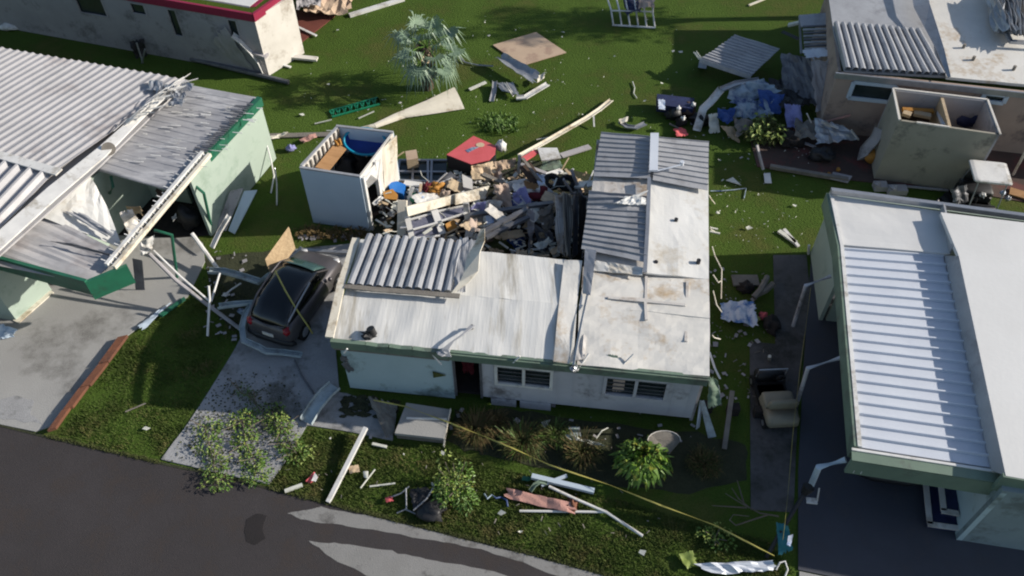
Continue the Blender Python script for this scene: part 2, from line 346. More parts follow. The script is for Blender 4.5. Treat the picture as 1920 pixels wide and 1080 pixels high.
sheet_px('garden_bed', wob([(850, 772), (1000, 770), (1310, 815), (1400, 835), (1400, 900), (1290, 925), (1150, 905), (1000, 872), (900, 850), (840, 830)], 6), .012, 'dirt', .02)
sheet_px('pit_floor', [(700, 420), (760, 320), (1000, 300), (1120, 330), (1100, 500), (690, 470)], .02, 'dirt', .03)
sheet_px('bare_soil', wob([(385, 480), (520, 470), (540, 500), (480, 600), (440, 620), (400, 580)], 5), .012, 'dirt', .02)

mb = MB()
for i in range(len(EDGE) - 1):
    (x0, y0), (x1, y1) = EDGE[i], EDGE[i + 1]
    for k in range(8):
        f, g_ = k / 8, (k + 1) / 8; w0_, w1_ = 2.6 + 3 * nz(i * 8 + k, 1), 2.6 + 3 * nz(i * 8 + k + 1, 1)
        X0, Y0, X1, Y1 = x0 + (x1 - x0) * f, y0 + (y1 - y0) * f, x0 + (x1 - x0) * g_, y0 + (y1 - y0) * g_
        mb.add([P(X0, Y0 - 2, .02), P(X1, Y1 - 2, .02), P(X1, Y1 + w1_, .018), P(X0, Y0 + w0_, .018)], [(3, 2, 1, 0)])
struct('verge_strip', mb, 'dirt')  # uneven dark strip where the lawn meets the road
# ---------------------------------------------------------------- the damaged house in the middle
H = thing('mobile_home', 'aqua and grey mobile home with torn white roof, in the middle of the photo', 'mobile home', P(980, 760))
A, B = P(621, 635, 2.4), P(1330, 706, 2.4)
dx = (B - A); dx.z = 0; dx.normalize(); dn = Vector((-dx.y, dx.x, 0))
RL, RM, KN = P(676, 448, 2.42), P(1064, 487, 2.42), P(1097, 489, 2.42)
RG0, RG1, RG2 = P(650, 535, 2.6), P(1082, 572, 2.6), P(1331, 596, 2.6)
AF, AG = P(1075, 682, 2.4), P(1078, 683, 2.4)
a, b = A + dn * .12 + dx * .1, B + dn * .12 - dx * .1
def hole(x0, y0, x1, y1, a=a, b=b):
    s0, zt = W(x0, y0, a, b); s1, zb = W(x1, y1, a, b); return (s0, s1, zb, zt)
hd = hole(851, 686, 905, 768); h1 = hole(930, 698, 1032, 744); h2 = hole(1135, 715, 1243, 760)
h1 = (h1[0], h1[1], 1.05, 1.85); h2 = (h2[0], h2[1], 1.05, 1.85); hd = (hd[0], hd[1], .3, 2.0)
jn = (hd[0] - .05)
aj = a + dx * jn
mb = MB(); mb.wall(a, aj, .1, 2.1, .08); part('wall', mb, 'wall_aqua', H, 'plain aqua front wall of the left half')
mb = MB(); sh = lambda h: (h[0] - jn, h[1] - jn, h[2], h[3])
mb.wall(aj, b, .34, 2.1, .08, [sh(hd), sh(h1), sh(h2)])
L = (b - aj).length; k = 0; s = .62
while s < L - .05:                       # upright panel joints of the grey siding
    if not any(h[0] - jn - .05 < s < h[1] - jn + .05 for h in (hd, h1, h2)): mb.bar(aj + dx * s - dn * .006 + Vector((0, 0, .36 - 2.4)), aj + dx * s - dn * .006 + Vector((0, 0, 2.05 - 2.4)), .035, .012, dn)
    s += .405; k += 1
part('wall', mb, 'wall_lilac', H, 'dusty grey panelled front wall of the right half')
bk = lambda p, d=.12: p - dn * d
mb = MB()
for p, q in ((A + dn * .2 + dx * .12, RL - dn * .1 + dx * .12),):
    mb.wall(p, q, .1, 2.38, .08, (), -1)
mb.wall(RL - dn * .14, RM - dn * .14, .1, 2.35, .08, (), -1)
mb.wall(KN + dx * .2, P(1130, 251, 2.42) + dx * .15, .1, 2.36, .08, (), -1)
mb.wall(P(1327, 270, 2.42) - dx * .1, B + dn * .2 - dx * .1, .1, 2.36, .08, (), 1)
mb.wall(P(1131, 251, 2.42) - dn * .1, P(1327, 269, 2.42) - dn * .1, .1, 2.36, .08, (), -1)
part('wall', mb, 'wall_grey', H, 'side and rear walls')
mb = MB(); mb.poly([P(x, y, .3) for x, y in ((0, 0),)] and [A + dn * .25 + dx * .2 + Vector((0, 0, -2.1)), B + dn * .25 - dx * .2 + Vector((0, 0, -2.1)), RG2 - dx * .2 + dn * 1.2 + Vector((0, 0, -2.3)), RL + dx * .2 - dn * .3 + Vector((0, 0, -2.1))], .1)
part('floor', mb, 'interior', H)
for i in range(9):
    mb = MB()
    q = a + dx * (5.2 + i * .68) + dn * .5; mb.box((q.x - .15, q.y - .1, 0), (q.x + .15, q.y + .1, .33)); part('pier', mb, 'interior', H)
for s0, s1, dz in ((3.75, 4.4, .0), (4.5, 5.3, .0)):
    mb = MB(); mb.wall(a + dx * s0 - dn * .02, a + dx * s1 - dn * .02, .02, .33, .02); part('skirting', mb, 'wall_lilac', H)
mb = MB()                                # door frame
for s in (hd[0], hd[1]): mb.bar(a + dx * s - dn * .012 + Vector((0, 0, .3 - 2.4)), a + dx * s - dn * .012 + Vector((0, 0, 2.04 - 2.4)), .06, .05, dn)
door = part('doorway', mb, 'alu_dark', H)
mb = MB(); mb.crumple([a + dx * (hd[0] + .1) + dn * .5 + Vector((0, 0, -.5)), a + dx * (hd[0] + .45) + dn * .5 + Vector((0, 0, -.5)), a + dx * (hd[0] + .4) + dn * .45 + Vector((0, 0, -1.7)), a + dx * (hd[0] + .12) + dn * .45 + Vector((0, 0, -1.7))], .06, 5)
part('curtain', mb, 'maroon', door)
for n_, h in enumerate((h1, h2)):
    z0, z1 = h[2], h[3]; o = -dn * .02; V = lambda s, z: a + dx * s + o + Vector((0, 0, z - 2.4))
    mb = MB(); m_ = (h[0] + h[1]) / 2
    for p, q in ((V(h[0] - .04, z0), V(h[1] + .04, z0)), (V(h[0] - .04, z1), V(h[1] + .04, z1)), (V(h[0], z0), V(h[0], z1)), (V(h[1], z0), V(h[1], z1)), (V(m_, z0), V(m_, z1))): mb.bar(p, q, .075, .06, dn)
    wf = part('window', mb, 'metal_white' if n_ == 0 else 'wall_lilac', H)
    mb = MB(); q0, q1 = V(h[0], z0) + dn * .09, V(h[1], z0) + dn * .09
    mb.wall(q0, q1, z0, z1, .01); part('pane', mb, 'glass', wf)
    mb = MB()
    for k in range(1, 5):
        zz = z0 + (z1 - z0) * k / 5; mb.bar(V(h[0] + .03, zz) + dn * .05, V(m_ - .04, zz) + dn * .05, .03, .012, dn); mb.bar(V(m_ + .04, zz) + dn * .05, V(h[1] - .03, zz) + dn * .05, .03, .012, dn)
    part('louvre', mb, 'alu_dark', wf)
    if n_:
        mb = MB(); mb.crumple([V(h[0] + .2, z1 - .06) + dn * .07, V(h[0] + .48, z1 - .06) + dn * .07, V(h[0] + .48, z0 + .1) + dn * .07, V(h[0] + .2, z0 + .1) + dn * .07], .015, 4, t=.008); part('blind', mb, 'tan_cloth', wf)
# roofs
mb = MB(); mb.ribs([A, AF, RG1, RG0], 40, .0009, nv=12, warp=.02, seed=2, t=.04)
part('roof', mb, 'roof_ribbed', H, 'white finely ribbed roof of the left half')
mb = MB(); mb.ribs([RG0 + Vector((0, 0, .0)), RG1, P(1062, 487, 2.42), RL], 40, .0009, nv=12, warp=.02, seed=2, t=.04)
part('roof', mb, 'roof_ribbed', H, 'white finely ribbed rear slope of the left half')
def bumpy(amp, sc, seed): return lambda u, v: amp * nz(u * sc + seed, v * sc, seed) + .3 * amp * nz(u * sc * 4, v * sc * 4 + seed, 2)
mb = MB(); mb.grid([P(1082, 684, 2.41), B, RG2, RG1 + Vector((.05, 0, .01))], 24, 16, bumpy(.05, 2.5, 4), .05)
part('roof', mb, 'roof_stained', H, 'smooth white roof with rust stains, right half')
mb = MB(); mb.grid([RG1 + Vector((.05, 0, .01)), RG2, P(1329, 520, 2.45), P(1100, 500, 2.45)], 20, 10, bumpy(.05, 2.5, 8), .05)
part('roof', mb, 'roof_stained', H, 'smooth white rear slope with stained seams')
mb = MB()
for p, q in ((P(1112, 556, 2.56), P(1212, 562, 2.56)), (P(1212, 515, 2.5), P(1211, 566, 2.56)), (P(1289, 528, 2.5), P(1286, 640, 2.56)), (P(1140, 558, 2.6), P(1285, 572, 2.62)), (P(1210, 566, 2.62), P(1212, 600, 2.62))):
    mb.bar(p, q, .07, .03)
part('roof_seam', mb, 'roof_dirty', H)
mb = MB()
AR = [P(1119, 262, 2.46), P(1222, 258, 2.62), P(1212, 512, 2.62), P(1096, 500, 2.44)]
mb.grid(AR, 14, 18, bumpy(.03, 3, 1), .05)
part('annex_roof', mb, 'roof_dirty', H, 'left half of the rear annex roof')
mb = MB(); mb.grid([P(1222, 258, 2.62), P(1328, 267, 2.46), P(1329, 523, 2.46), P(1212, 512, 2.62)], 12, 18, bumpy(.03, 3, 6), .05)
part('annex_roof', mb, 'roof_white', H, 'smooth white right half of the rear annex roof')
flat = [(0, 0), (.02, 1), (.06, 1), (.09, .1), (.5, .05), (.94, .0)]
def pans(c, n, h, mat, lab, warp=.02, seed=1, prof=flat, nv=6, t=.01, parent=None):
    mb = MB(); mb.ribs(c, n, h, prof, nv, t, warp, seed); return part('roof_pan', mb, mat, parent or H, lab)
q = lambda *v: [P(*v[i:i + 3]) for i in range(0, 12, 3)]
pans(q(1127, 249, 2.58, 1113, 330, 2.58, 1219, 334, 2.74, 1222, 257, 2.74), 9, .045, 'pan_grey', 'grey ribbed sheets on the far left slope of the annex')
pans(q(1232, 258, 2.76, 1224, 337, 2.76, 1327, 357, 2.60, 1329, 267, 2.60), 9, .045, 'pan_grey', 'grey ribbed sheets on the far right slope of the annex', seed=3)
pans(q(1104, 360, 2.62, 1100, 392, 2.6, 1214, 397, 2.74, 1216, 371, 2.74), 3, .07, 'pan_grey', 'bent grey ribbed sheet lifted off the annex', warp=.08, seed=5)
pans(q(1101, 392, 2.6, 1090, 466, 2.58, 1212, 492, 2.73, 1213, 398, 2.73), 8, .05, 'pan_grey', 'grey ribbed sheets on the near left slope of the annex', seed=9)
mb = MB(); mb.ribbon([P(1227, 252, 2.84), P(1226, 285, 2.83), P(1225, 322, 2.86)], Vector((.24, 0, 0)), .06); part('ridge_cap', mb, 'pan_white', H)
mb = MB(); mb.ribbon([P(1217, 335, 2.78), P(1214, 420, 2.76), P(1209, 512, 2.7)], Vector((.1, 0, 0)), .05); part('ridge_cap', mb, 'alu', H, 'narrow grey ridge strip')
mb = MB(); mb.grid(q(1118, 488, 2.55, 1206, 502, 2.68, 1204, 516, 2.66, 1112, 507, 2.52), 10, 3, bumpy(.04, 4, 2), .02); part('roof_patch', mb, 'roof_white', H, 'pinkish white strip below the ribbed sheets')
mb = MB(); mb.crumple(q(1150, 384, 2.74, 1180, 380, 2.8, 1216, 358, 2.9, 1175, 372, 2.78), .06, 3, seed=3); mb.crumple(q(1160, 384, 2.8, 1212, 384, 2.8, 1210, 372, 2.82, 1172, 368, 2.84), .06, 3, seed=4)
part('torn_flashing', mb, 'roof_white', H)
mb = MB(); mb.grid(q(1097, 466, 2.66, 1118, 469, 2.7, 1107, 553, 2.72, 1092, 549, 2.66), 3, 10, bumpy(.06, 3, 2), .02); part('roof_flashing', mb, 'alu', H, 'upright grey flashing beside the annex')
mb = MB(); mb.grid(q(1058, 490, 2.5, 1092, 491, 2.56, 1068, 684, 2.52, 1038, 680, 2.46), 4, 18, lambda u, v: .05 + .09 * math.sin(v * 3.1) * (1 - u) + .03 * nz(v * 5, u, 3), .02); part('roof_flashing', mb, 'roof_stained', H, 'loose white sheet along the joint')
mb = MB(); mb.grid(q(1093, 500, 2.53, 1112, 502, 2.55, 1096, 672, 2.5, 1080, 676, 2.48), 3, 14, bumpy(.05, 4, 5), .015); part('roof_flashing', mb, 'roof_dirty', H, 'second loose strip along the joint')
mb = MB(); mb.ribbon([P(1105, 540, 2.66), P(1092, 600, 2.66), P(1082, 650, 2.63), P(1076, 684, 2.6), P(1074, 694, 2.3)], Vector((.05, 0, .03)), .03); mb.blob(P(1077, 690, 2.4), .09, amp=.5)
part('torn_gutter_end', mb, 'alu', H)
wavy = [(0, 0), (.1, .85), (.4, 1), (.68, .8), (.82, .08)]
pans(q(688, 443, 2.62, 872, 455, 2.62, 850, 549, 2.7, 650, 536, 2.68), 11, .13, 'pan_grey', 'grey folded sheets at the far left end', warp=.05, seed=12, prof=wavy)
mb = MB(); mb.ribbon([P(646, 537, 2.72), P(700, 543, 2.73), P(780, 549, 2.73), P(862, 556, 2.74)], dn * .14, .03); part('roof_flashing', mb, 'wood_grey', H, 'grey strip at the foot of the folded sheets')
mb = MB(); mb.ribbon([P(668, 449, 2.55), P(655, 490, 2.6), P(640, 535, 2.68), P(628, 590, 2.58), P(618, 634, 2.5)], dx * .2, .06); part('gable_trim', mb, 'cream', H)
mb = MB(); mb.ribbon([P(905, 430, 2.75), P(900, 455, 3.0), P(888, 478, 3.0), P(884, 510, 2.95), P(870, 530, 2.85), P(848, 550, 2.75)], [dx * .12 + Vector((0, 0, .05)), dx * .26 + Vector((0, 0, .15)), dx * .34 + Vector((0, 0, .2)), dx * .36 + Vector((0, 0, .1)), dx * .22, dx * .05], .02)
part('torn_flashing', mb, 'cream', H, 'twisted cream strip standing up from the roof')
mb = MB(); mb.crumple(q(862, 446, 2.68, 893, 450, 2.74, 872, 548, 2.76, 850, 546, 2.72), .05, 3, seed=8); part('torn_flashing', mb, 'pan_grey', H, 'flat grey sheet beside the folds')
mb = MB(); mb.ribbon([P(886, 612, 2.62), P(868, 628, 2.66), P(850, 640, 2.6), P(835, 655, 2.52), P(838, 668, 2.4)], [dx * .12, dx * .05, dx * .05, dx * .16, dx * .22], .04); mb.blob(P(834, 660, 2.45), (.14, .1, .06), amp=.6)
part('torn_flashing', mb, 'pan_grey', H, 'crumpled grey scrap on the eave above the door')
for x, y, r in ((1267, 416, .05), (1229, 496, .055), (1309, 493, .055), (885, 616, .035)):
    mb = MB(); mb.disc(P(x, y, 2.5), r, .12); part('vent_pipe', mb, 'black', H)
mb = MB(); mb.blob(P(690, 628, 2.48), (.2, .11, .09), amp=.6, seed=3); mb.disc(P(700, 627, 2.45), .1, .2, ax=(-.3, .2, 1)); part('roof_vent', mb, 'black', H, 'smashed black roof vent')
mb = MB(); mb.tube([P(1228, 321, 2.86), P(1258, 314, 2.92), P(1276, 309, 2.95)], .025); mb.disc(P(1278, 309, 2.9), .06, .12); part('vent_pipe', mb, 'pan_white', H, 'white pipe lying across the annex ridge')
mb = MB(); mb.ribbon([P(1145, 690, 2.3), P(1148, 672, 2.44), P(1162, 670, 2.46)], [dx * .2, dx * .22, dx * .1], .02); mb.crumple([P(1140, 664, 2.5), P(1158, 667, 2.5), P(1163, 690, 2.28), P(1141, 690, 2.28)], .02); part('torn_flashing', mb, 'sage_trim', H, 'dark green bent scrap on the front eave')
for p in ([P(1082, 695, 2.3), P(1104, 663, 2.55)], [P(1168, 684, 2.4), P(1188, 664, 2.6)], [P(962, 680, 2.3), P(975, 668, 2.5)], [P(806, 658, 2.4), P(815, 670, 2.2), P(828, 684, 2.0)], [P(645, 662, 2.2), P(651, 654, 2.4)]):
    mb = MB(); mb.tube(p, .022); part('gutter_strap', mb, 'metal_white', H)
# fascia and gutter along the front
mb = MB(); m0 = A + dx * (W(840, 650, A, B)[0])
for p0, p1, n in ((A, m0, 10),):
    for i in range(n):
        u, v = i / n, (i + 1) / n; k = lambda f: Vector((0, 0, .03 * nz(f * 9, 1, 2) - .01))
        mb.bar(p0.lerp(p1, u) - dn * .05 + Vector((0, 0, -.1)) + k(u), p0.lerp(p1, v) - dn * .05 + Vector((0, 0, -.1)) + k(v), .11, .26)
part('gutter', mb, 'sage_trim', H, 'dark green gutter, dented')
mb = MB(); mb.wall(A - dn * .02, m0 - dn * .02, 1.98, 2.3, .06); part('fascia', mb, 'wood_grey', H)
mb = MB(); mb.wall(m0 - dn * .05, B - dn * .05, 2.06, 2.405, .08); mb.wall(m0 - dn * .1, B - dn * .1, 2.3, 2.37, .05); part('fascia', mb, 'sage_trim', H, 'sage green fascia, faded')
mb = MB()
for i, (x, y) in enumerate(((650, 683), (655, 690), (646, 672))):
    s, z = W(x, y, a, b); mb.blob(a + dx * s - dn * .02 + Vector((0, 0, z - 2.4)), (.09, .02, .13), amp=.6, seed=i)
part('wall_ornament', mb, 'alu_dark', H)
s, z = W(820, 700, a, b); c = a + dx * s - dn * .03 + Vector((0, 0, z - 2.4)); mb = MB(); mb.poly([c + Vector((-.1, 0, -.13)), c + Vector((-.1, 0, .13)), c + dx * .22], .02, dn * -1); part('wall_ornament', mb, 'leaf_olive', H, 'small green and yellow triangle')
# torn wires and insulation hanging off the right edge
for x, ys in ((1336, (462, 480, 505, 560)), (1338, (515, 530, 527)), (1336, (628, 633, 636)), (1332, (425, 430, 434)), (1338, (545, 572, 585))):
    mb = MB(); p = [P(1329 + (x - 1329) * (i + 1) * .9 + random.uniform(-3, 10) * (i > 0), y, 2.3 - .15 * i) for i, y in enumerate(ys)]
    mb.tube(p, .014); part('torn_trim', mb, 'cream', H)
mb = MB(); mb.crumple([P(1327, 705, 2.2), P(1345, 712, 2.0), P(1352, 758, 1.2), P(1327, 765, 1.1)], .08, 2); part('torn_fascia_end', mb, 'sage_trim', H, 'crumpled green fascia hanging at the right corner')
mb = MB(); mb.ribbon([P(1330, 660, 2.4), P(1340, 690, 2.2), P(1350, 710, 2.0)], Vector((.05, 0, 0)), .02); part('torn_trim', mb, 'alu', H)

# ---------------------------------------------------------------- front step with slab
ST = thing('porch_step', 'broken concrete porch platform with pale slab top in front of the doorway', 'step', P(790, 800))
c4 = [P(740, 812, .42), P(832, 822, .42), P(846, 768, .42), P(762, 755, .42)]
mb = MB(); mb.poly(c4, .1); part('slab', mb, 'concrete', ST)
c5 = [P(742, 810, .32), P(830, 820, .32), P(844, 772, .32), P(764, 760, .32)]
mb = MB(); mb.poly(c5, .3); part('base', mb, 'wood_grey', ST)
mb = MB(); mb.bar(P(762, 784, .45), P(838, 786, .45), .05, .03); part('edge_strip', mb, 'metal_white', ST)
mb = MB(); mb.ribbon([P(846, 768, .43), P(840, 795, .4), P(833, 838, .05)], Vector((.0, .0, .1)), .03); part('edge_strip', mb, 'cream', ST)
mb = MB(); mb.crumple([P(690, 745, .2), P(745, 760, .2), P(738, 812, .25), P(725, 822, .2)], .06, 2, seed=3); one('broken_siding', 'dark warped board lying between the driveway slab and the porch platform', 'board', mb, 'wood_grey')
mb = MB()
for i in range(60):
    x, y = random.uniform(640, 745), random.uniform(742, 782); y = max(y, 740 + (x - 640) * .12)
    mb.blob(P(x, y, .05), (random.uniform(.04, .16), random.uniform(.03, .1), .03), 6, 4, .5, i)
one('rubble', 'dark dirt and broken rubble along the foot of the aqua wall', 'rubble', mb, 'dirt', kind='stuff')

# ---------------------------------------------------------------- right house with carport
D = thing('carport_house', 'pale green house with white flat roof and ribbed carport at the right edge', 'house', P(1760, 900))
fl = [P(1558, 364, 2.45), P(1576, 462, 2.45), P(1612, 842, 2.45), P(1872, 884, 2.45)]
U0, U1 = P(1798, 480, 2.85), P(1886, 892, 2.85)
mb = MB(); mb.grid([P(1610, 840, 2.38), P(1574, 462, 2.38), P(1770, 478, 2.38), P(1868, 880, 2.38)], 2, 2, None, .08); part('carport_roof', mb, 'pan_white', D, 'flat deck under the ribbed sheets')
mb = MB(); mb.ribs([P(1576, 466, 2.42), P(1614, 839, 2.42), P(1864, 878, 2.42), P(1768, 480, 2.42)], 20, .07, [(0, 0), (.04, 1), (.16, 1), (.22, .05), (.5, 0), (.96, .05)], 4, .01, .01, 3); part('roof_pan', mb, 'pan_white', D)
mb = MB(); mb.grid([P(1562, 366, 2.5), P(1764, 396, 2.55), P(1782, 476, 2.55), P(1574, 458, 2.5)], 12, 8, bumpy(.02, 3, 1), .1); part('roof', mb, 'roof_clean', D, 'white flat roof over the utility room')
mb = MB(); mb.grid([U0, P(1764, 398, 2.85), P(2350, 480, 3.0), P(2500, 1010, 3.0)][:1] + [P(1764, 398, 2.85), P(2350, 480, 3.1), P(2500, 1010, 3.1)], 3, 3, None, .1)
mb = MB(); mb.poly([P(1764, 398, 2.85), P(2350, 470, 2.85), P(2500, 1000, 2.85), U1, U0], .12); part('roof', mb, 'roof_clean', D, 'higher white flat roof')
mb = MB(); mb.grid([P(1770, 479, 2.46), U0 + Vector((0, 0, -.01)), U1 + Vector((0, 0, -.01)), P(1858, 881, 2.46)], 1, 10, None, .02); part('roof_flashing', mb, 'pan_grey', D)
mb = MB(); mb.wall(P(1782, 477, 2.5), P(1764, 397, 2.5), 2.4, 2.8, .05); part('roof_step', mb, 'pan_grey', D)
mb = MB(); mb.ribbon([P(1556, 362, 2.58), P(1760, 389, 2.6), P(2300, 462, 2.9)], dn * .12, .16); part('fascia', mb, 'alu', D, 'grey rear edge of the roof')
mb = MB()
le = [P(1552, 362, 2.5), P(1572, 462, 2.46), P(1604, 838, 2.46)]
for p, q_ in zip(le, le[1:]): mb.wall(p - dx * .04, q_ - dx * .04, 2.0, 2.5, .08)
part('fascia', mb, 'sage_trim', D, 'green side fascia')
mb = MB()
for p, q_ in zip(le, le[1:]): mb.bar(p + dx * .08 + Vector((0, 0, .03)), q_ + dx * .08 + Vector((0, 0, .03)), .09, .05)
part('edge_trim', mb, 'metal_white', D)
ff = [P(1598, 850, 2.44), P(1876, 893, 2.44)]
mb = MB(); mb.wall(ff[0] - dn * .16 - dx * .02, ff[1] - dn * .16, 1.86, 2.40, .08); mb.poly([ff[0] - dn * .16 - dx * .02 + Vector((0, 0, -.02)), ff[1] - dn * .16 + Vector((0, 0, -.02)), ff[1] + dn * .12, ff[0] + dn * .12], .04); part('fascia', mb, 'sage_trim', D, 'deep green front fascia')
mb = MB(); mb.bar(ff[0] + dn * .1, ff[1] + dn * .1, .06, .05); part('edge_trim', mb, 'metal_white', D)
for i in range(8):
    mb = MB(); p = ff[0] + dx * (.15 + i * .16 + .05 * nz(i, 2)) - dn * .18; mb.tube([p + Vector((0, 0, -.52)), p + Vector((0, 0, -.42 + .1 * nz(i * 3, 1)))], .008, 5); part('lights_clip', mb, 'metal_white', D)
mb = MB(); mb.wall(P(1880, 896, 2.8), P(2500, 1005, 2.8), 2.25, 2.84, .1); part('fascia', mb, 'sage_trim', D, 'fascia of the higher roof')
w0, w1 = P(1792, 1013, 0), P(2500, 1125, 0)
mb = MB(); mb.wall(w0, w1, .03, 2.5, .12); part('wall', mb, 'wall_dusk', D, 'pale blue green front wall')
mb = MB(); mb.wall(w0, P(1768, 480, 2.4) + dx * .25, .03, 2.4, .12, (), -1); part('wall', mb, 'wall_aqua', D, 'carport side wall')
mb = MB(); mb.wall(P(1560, 372, 2.3) + dx * .1, P(1580, 500, 2.3) + dx * .1, .03, 2.4, .1, (), -1); mb.wall(P(1561, 372, 2.3) + dx * .1, P(2200, 452, 2.4), .03, 2.4, .1, (), 1); mb.wall(P(1580, 500, 2.3) + dx * .2, P(1780, 520, 2.3), .03, 2.35, .1); part('wall', mb, 'wall_mint', D, 'pale green wall of the utility room')
for x0, y0, x1, y1, x2, y2 in ((1558, 518, 1511, 535, 1487, 611), (1576, 671, 1515, 690, 1494, 757), (1586, 862, 1535, 876, 1519, 914)):
    mb = MB(); p2 = P(x2, y2, 0.02 if y2 != 914 else .35); p0 = P(x0, y0, 1.98); p1 = P(x1, y1, 1.72 if y2 != 914 else 1.6); mb.tube([p0, p1, p2], .055 if y2 != 914 else .075, 8); part('carport_post', mb, 'wall_lilac' if y2 != 914 else 'shed_blue', D)
SP = thing('entry_steps', 'two white edged entry steps under the carport beside the blue wall', 'steps', P(1770, 960))
for k, (pp, z) in enumerate((([(1735, 905), (1743, 983), (1797, 991), (1800, 905)], .22), ([(1763, 905), (1769, 958), (1797, 964), (1800, 905)], .44))):
    c = [P(x, y, z) for x, y in pp]; mb = MB(); mb.poly(c, .22); part('step', mb, 'navy', SP)
    mb = MB(); mb.bar(c[0] + Vector((0, 0, .02)), c[1] + Vector((0, 0, .02)), .13, .03); mb.bar(c[1] + Vector((-.06, 0, .02)), c[2] + Vector((0, 0, .02)), .13, .03); part('nosing', mb, 'wall_white', SP)

# ---------------------------------------------------------------- left house with green trim
G = thing('green_trim_house', 'mint walled house with ribbed white roof and dark green fascia at the left', 'house', P(330, 420))
rr = [(0, 0), (.25, .05), (.45, .9), (.6, 1), (.75, .3)]
mb = MB(); mb.ribs([P(352, 150, 2.85), P(-300, 38, 2.85), P(-560, 160, 2.85), P(100, 322, 2.85)], 46, .05, rr, 8, .015, .03, 5); part('roof_pan', mb, 'pan_left', G, 'large ribbed white roof')
mb = MB(); mb.ribs([P(100, 324, 2.78), P(-560, 163, 2.78), P(-850, 400, 2.75), P(0, 428, 2.75)], 30, .12, rr, 6, .015, .02, 9); part('roof_pan', mb, 'pan_left', G, 'lower ribbed white roof')
mb = MB(); mb.ribbon([P(110, 322, 2.9), P(0, 290, 2.9), P(-400, 188, 2.9)], Vector((.1, .25, 0)), .05); part('roof_flashing', mb, 'metal_white', G, 'seam strip between the two ribbed roofs')
mb = MB(); mb.ribbon([P(335, 160, 2.95), P(270, 212, 2.93), P(190, 288, 2.93), P(100, 362, 2.9), P(0, 452, 2.9), P(-120, 560, 2.88)], [Vector((.12, -.1, 0)), Vector((.2, -.16, -.02)), Vector((.3, -.26, -.05)), Vector((.36, -.3, -.05)), Vector((.38, -.3, -.05)), Vector((.38, -.3, -.05))], .05); part('roof_flashing', mb, 'metal_white', G, 'broad white valley strip')
mb = MB()
for i in range(22):
    f = i / 22; x0, y0 = 250 + 95 * f + random.uniform(-8, 8), 218 - 72 * f + random.uniform(-4, 4)
    mb.ribbon([P(x0 - 30, y0 + 26, 2.95), P(x0 - 5, y0 + 3, 3.05 + .15 * random.random()), P(x0 + random.uniform(5, 28), y0 + random.uniform(-12, 8), 3.0 + .3 * random.random())], Vector((random.uniform(.03, .09), random.uniform(-.06, .04), .05)), .012)
part('torn_flashing', mb, 'metal_white', G, 'bundle of twisted metal strips')
mb = MB()
for i in range(7):
    x0, y0 = random.uniform(285, 345), random.uniform(150, 185); mb.crumple([P(x0, y0, 2.95), P(x0 + 20, y0 + 3, 3.0), P(x0 + 14, y0 + 20, 3.02), P(x0 - 12, y0 + 18, 2.95)], .12, 4, 6, 5, seed=i)
part('torn_flashing', mb, 'alu', G, 'crumpled grey metal at the roof corner')
mb = MB(); mb.poly([P(x, y, 2.62) for x, y in ((346, 158), (-300, 60), (-850, 420), (-120, 590), (0, 478), (180, 318))], .05); part('roof', mb, 'pan_left', G, 'roof deck under the ribbed sheets')
m3 = [P(345, 158, 2.48), P(480, 182, 2.42), P(394, 284, 2.42), P(322, 357, 2.38), P(163, 312, 2.5), P(205, 275, 2.5)]
mb = MB(); mb.poly(m3, .06); part('roof', mb, 'pan_old', G, 'weathered grey low roof over the side room')
mb = MB(); mb.ribs([P(348, 160, 2.5), P(163, 312, 2.5), P(322, 356, 2.4), P(477, 184, 2.44)], 16, .015, nv=6, warp=.04); part('roof_pan', mb, 'pan_old', G, 'shallow grey ribs over the side room')
e0, e1 = P(487, 184, 2.45), P(388, 290, 2.45)
mb = MB(); n = 8
for i in range(n): mb.bar(e0.lerp(e1, i / n) + Vector((0, 0, -.1 + .03 * nz(i, 3))), e0.lerp(e1, (i + 1) / n) + Vector((0, 0, -.1 + .03 * nz(i + 1, 3))), .16, .3)
part('fascia', mb, 'green_trim', G, 'dark green side fascia')
f0, f1 = P(484, 192, 2.3), P(352, 338, 2.3)
mb = MB(); mb.wall(f0, f1, .03, 2.32, .1, (), 1); part('wall', mb, 'wall_mint', G, 'sunlit mint side wall')
mb = MB(); mb.wall(P(392, 286, 2.3), P(240, 262, 2.3), .03, 2.28, .1, [(.4, 1.2, .03, 2.0)], 1); mb.wall(P(238, 262, 2.3), P(100, 400, 2.3), .03, 2.28, .1, (), 1); part('wall', mb, 'wall_mint', G, 'shaded mint wall under the torn roof')
mb = MB(); mb.wall(P(482, 188, 2.3), P(340, 160, 2.3), .03, 2.3, .1, (), -1); part('wall', mb, 'wall_mint', G, 'rear wall of the side room')
mb = MB(); c = lambda u, v: .07 * nz(u * 4, v * 3, 4) + .05 * nz(u * 11, v * 2, 1)
mb.grid([P(165, 322, 2.5), P(200, 385, 2.15), P(230, 465, 2.0), P(60, 400, 2.5)], 10, 8, c, .02); part('roof', mb, 'roof_white', G, 'pale tilted sheet of the collapsed carport roof')
mb = MB(); mb.grid([P(-60, 452, 2.42), P(70, 392, 2.42), P(236, 480, 2.15), P(160, 530, 2.2)], 16, 12, c, .02); mb.grid([P(-300, 400, 2.42), P(-60, 452, 2.42), P(160, 530, 2.2), P(-300, 440, 2.3)], 6, 6, None, .02); part('roof', mb, 'pan_left', G, 'grey sagging carport roof')
mb = MB(); mb.crumple([P(120, 396, 2.42), P(160, 402, 2.42), P(215, 440, 2.3), P(200, 444, 2.3)], .08, 2); part('torn_flashing', mb, 'pan_grey', G, 'raised crease in the carport roof')
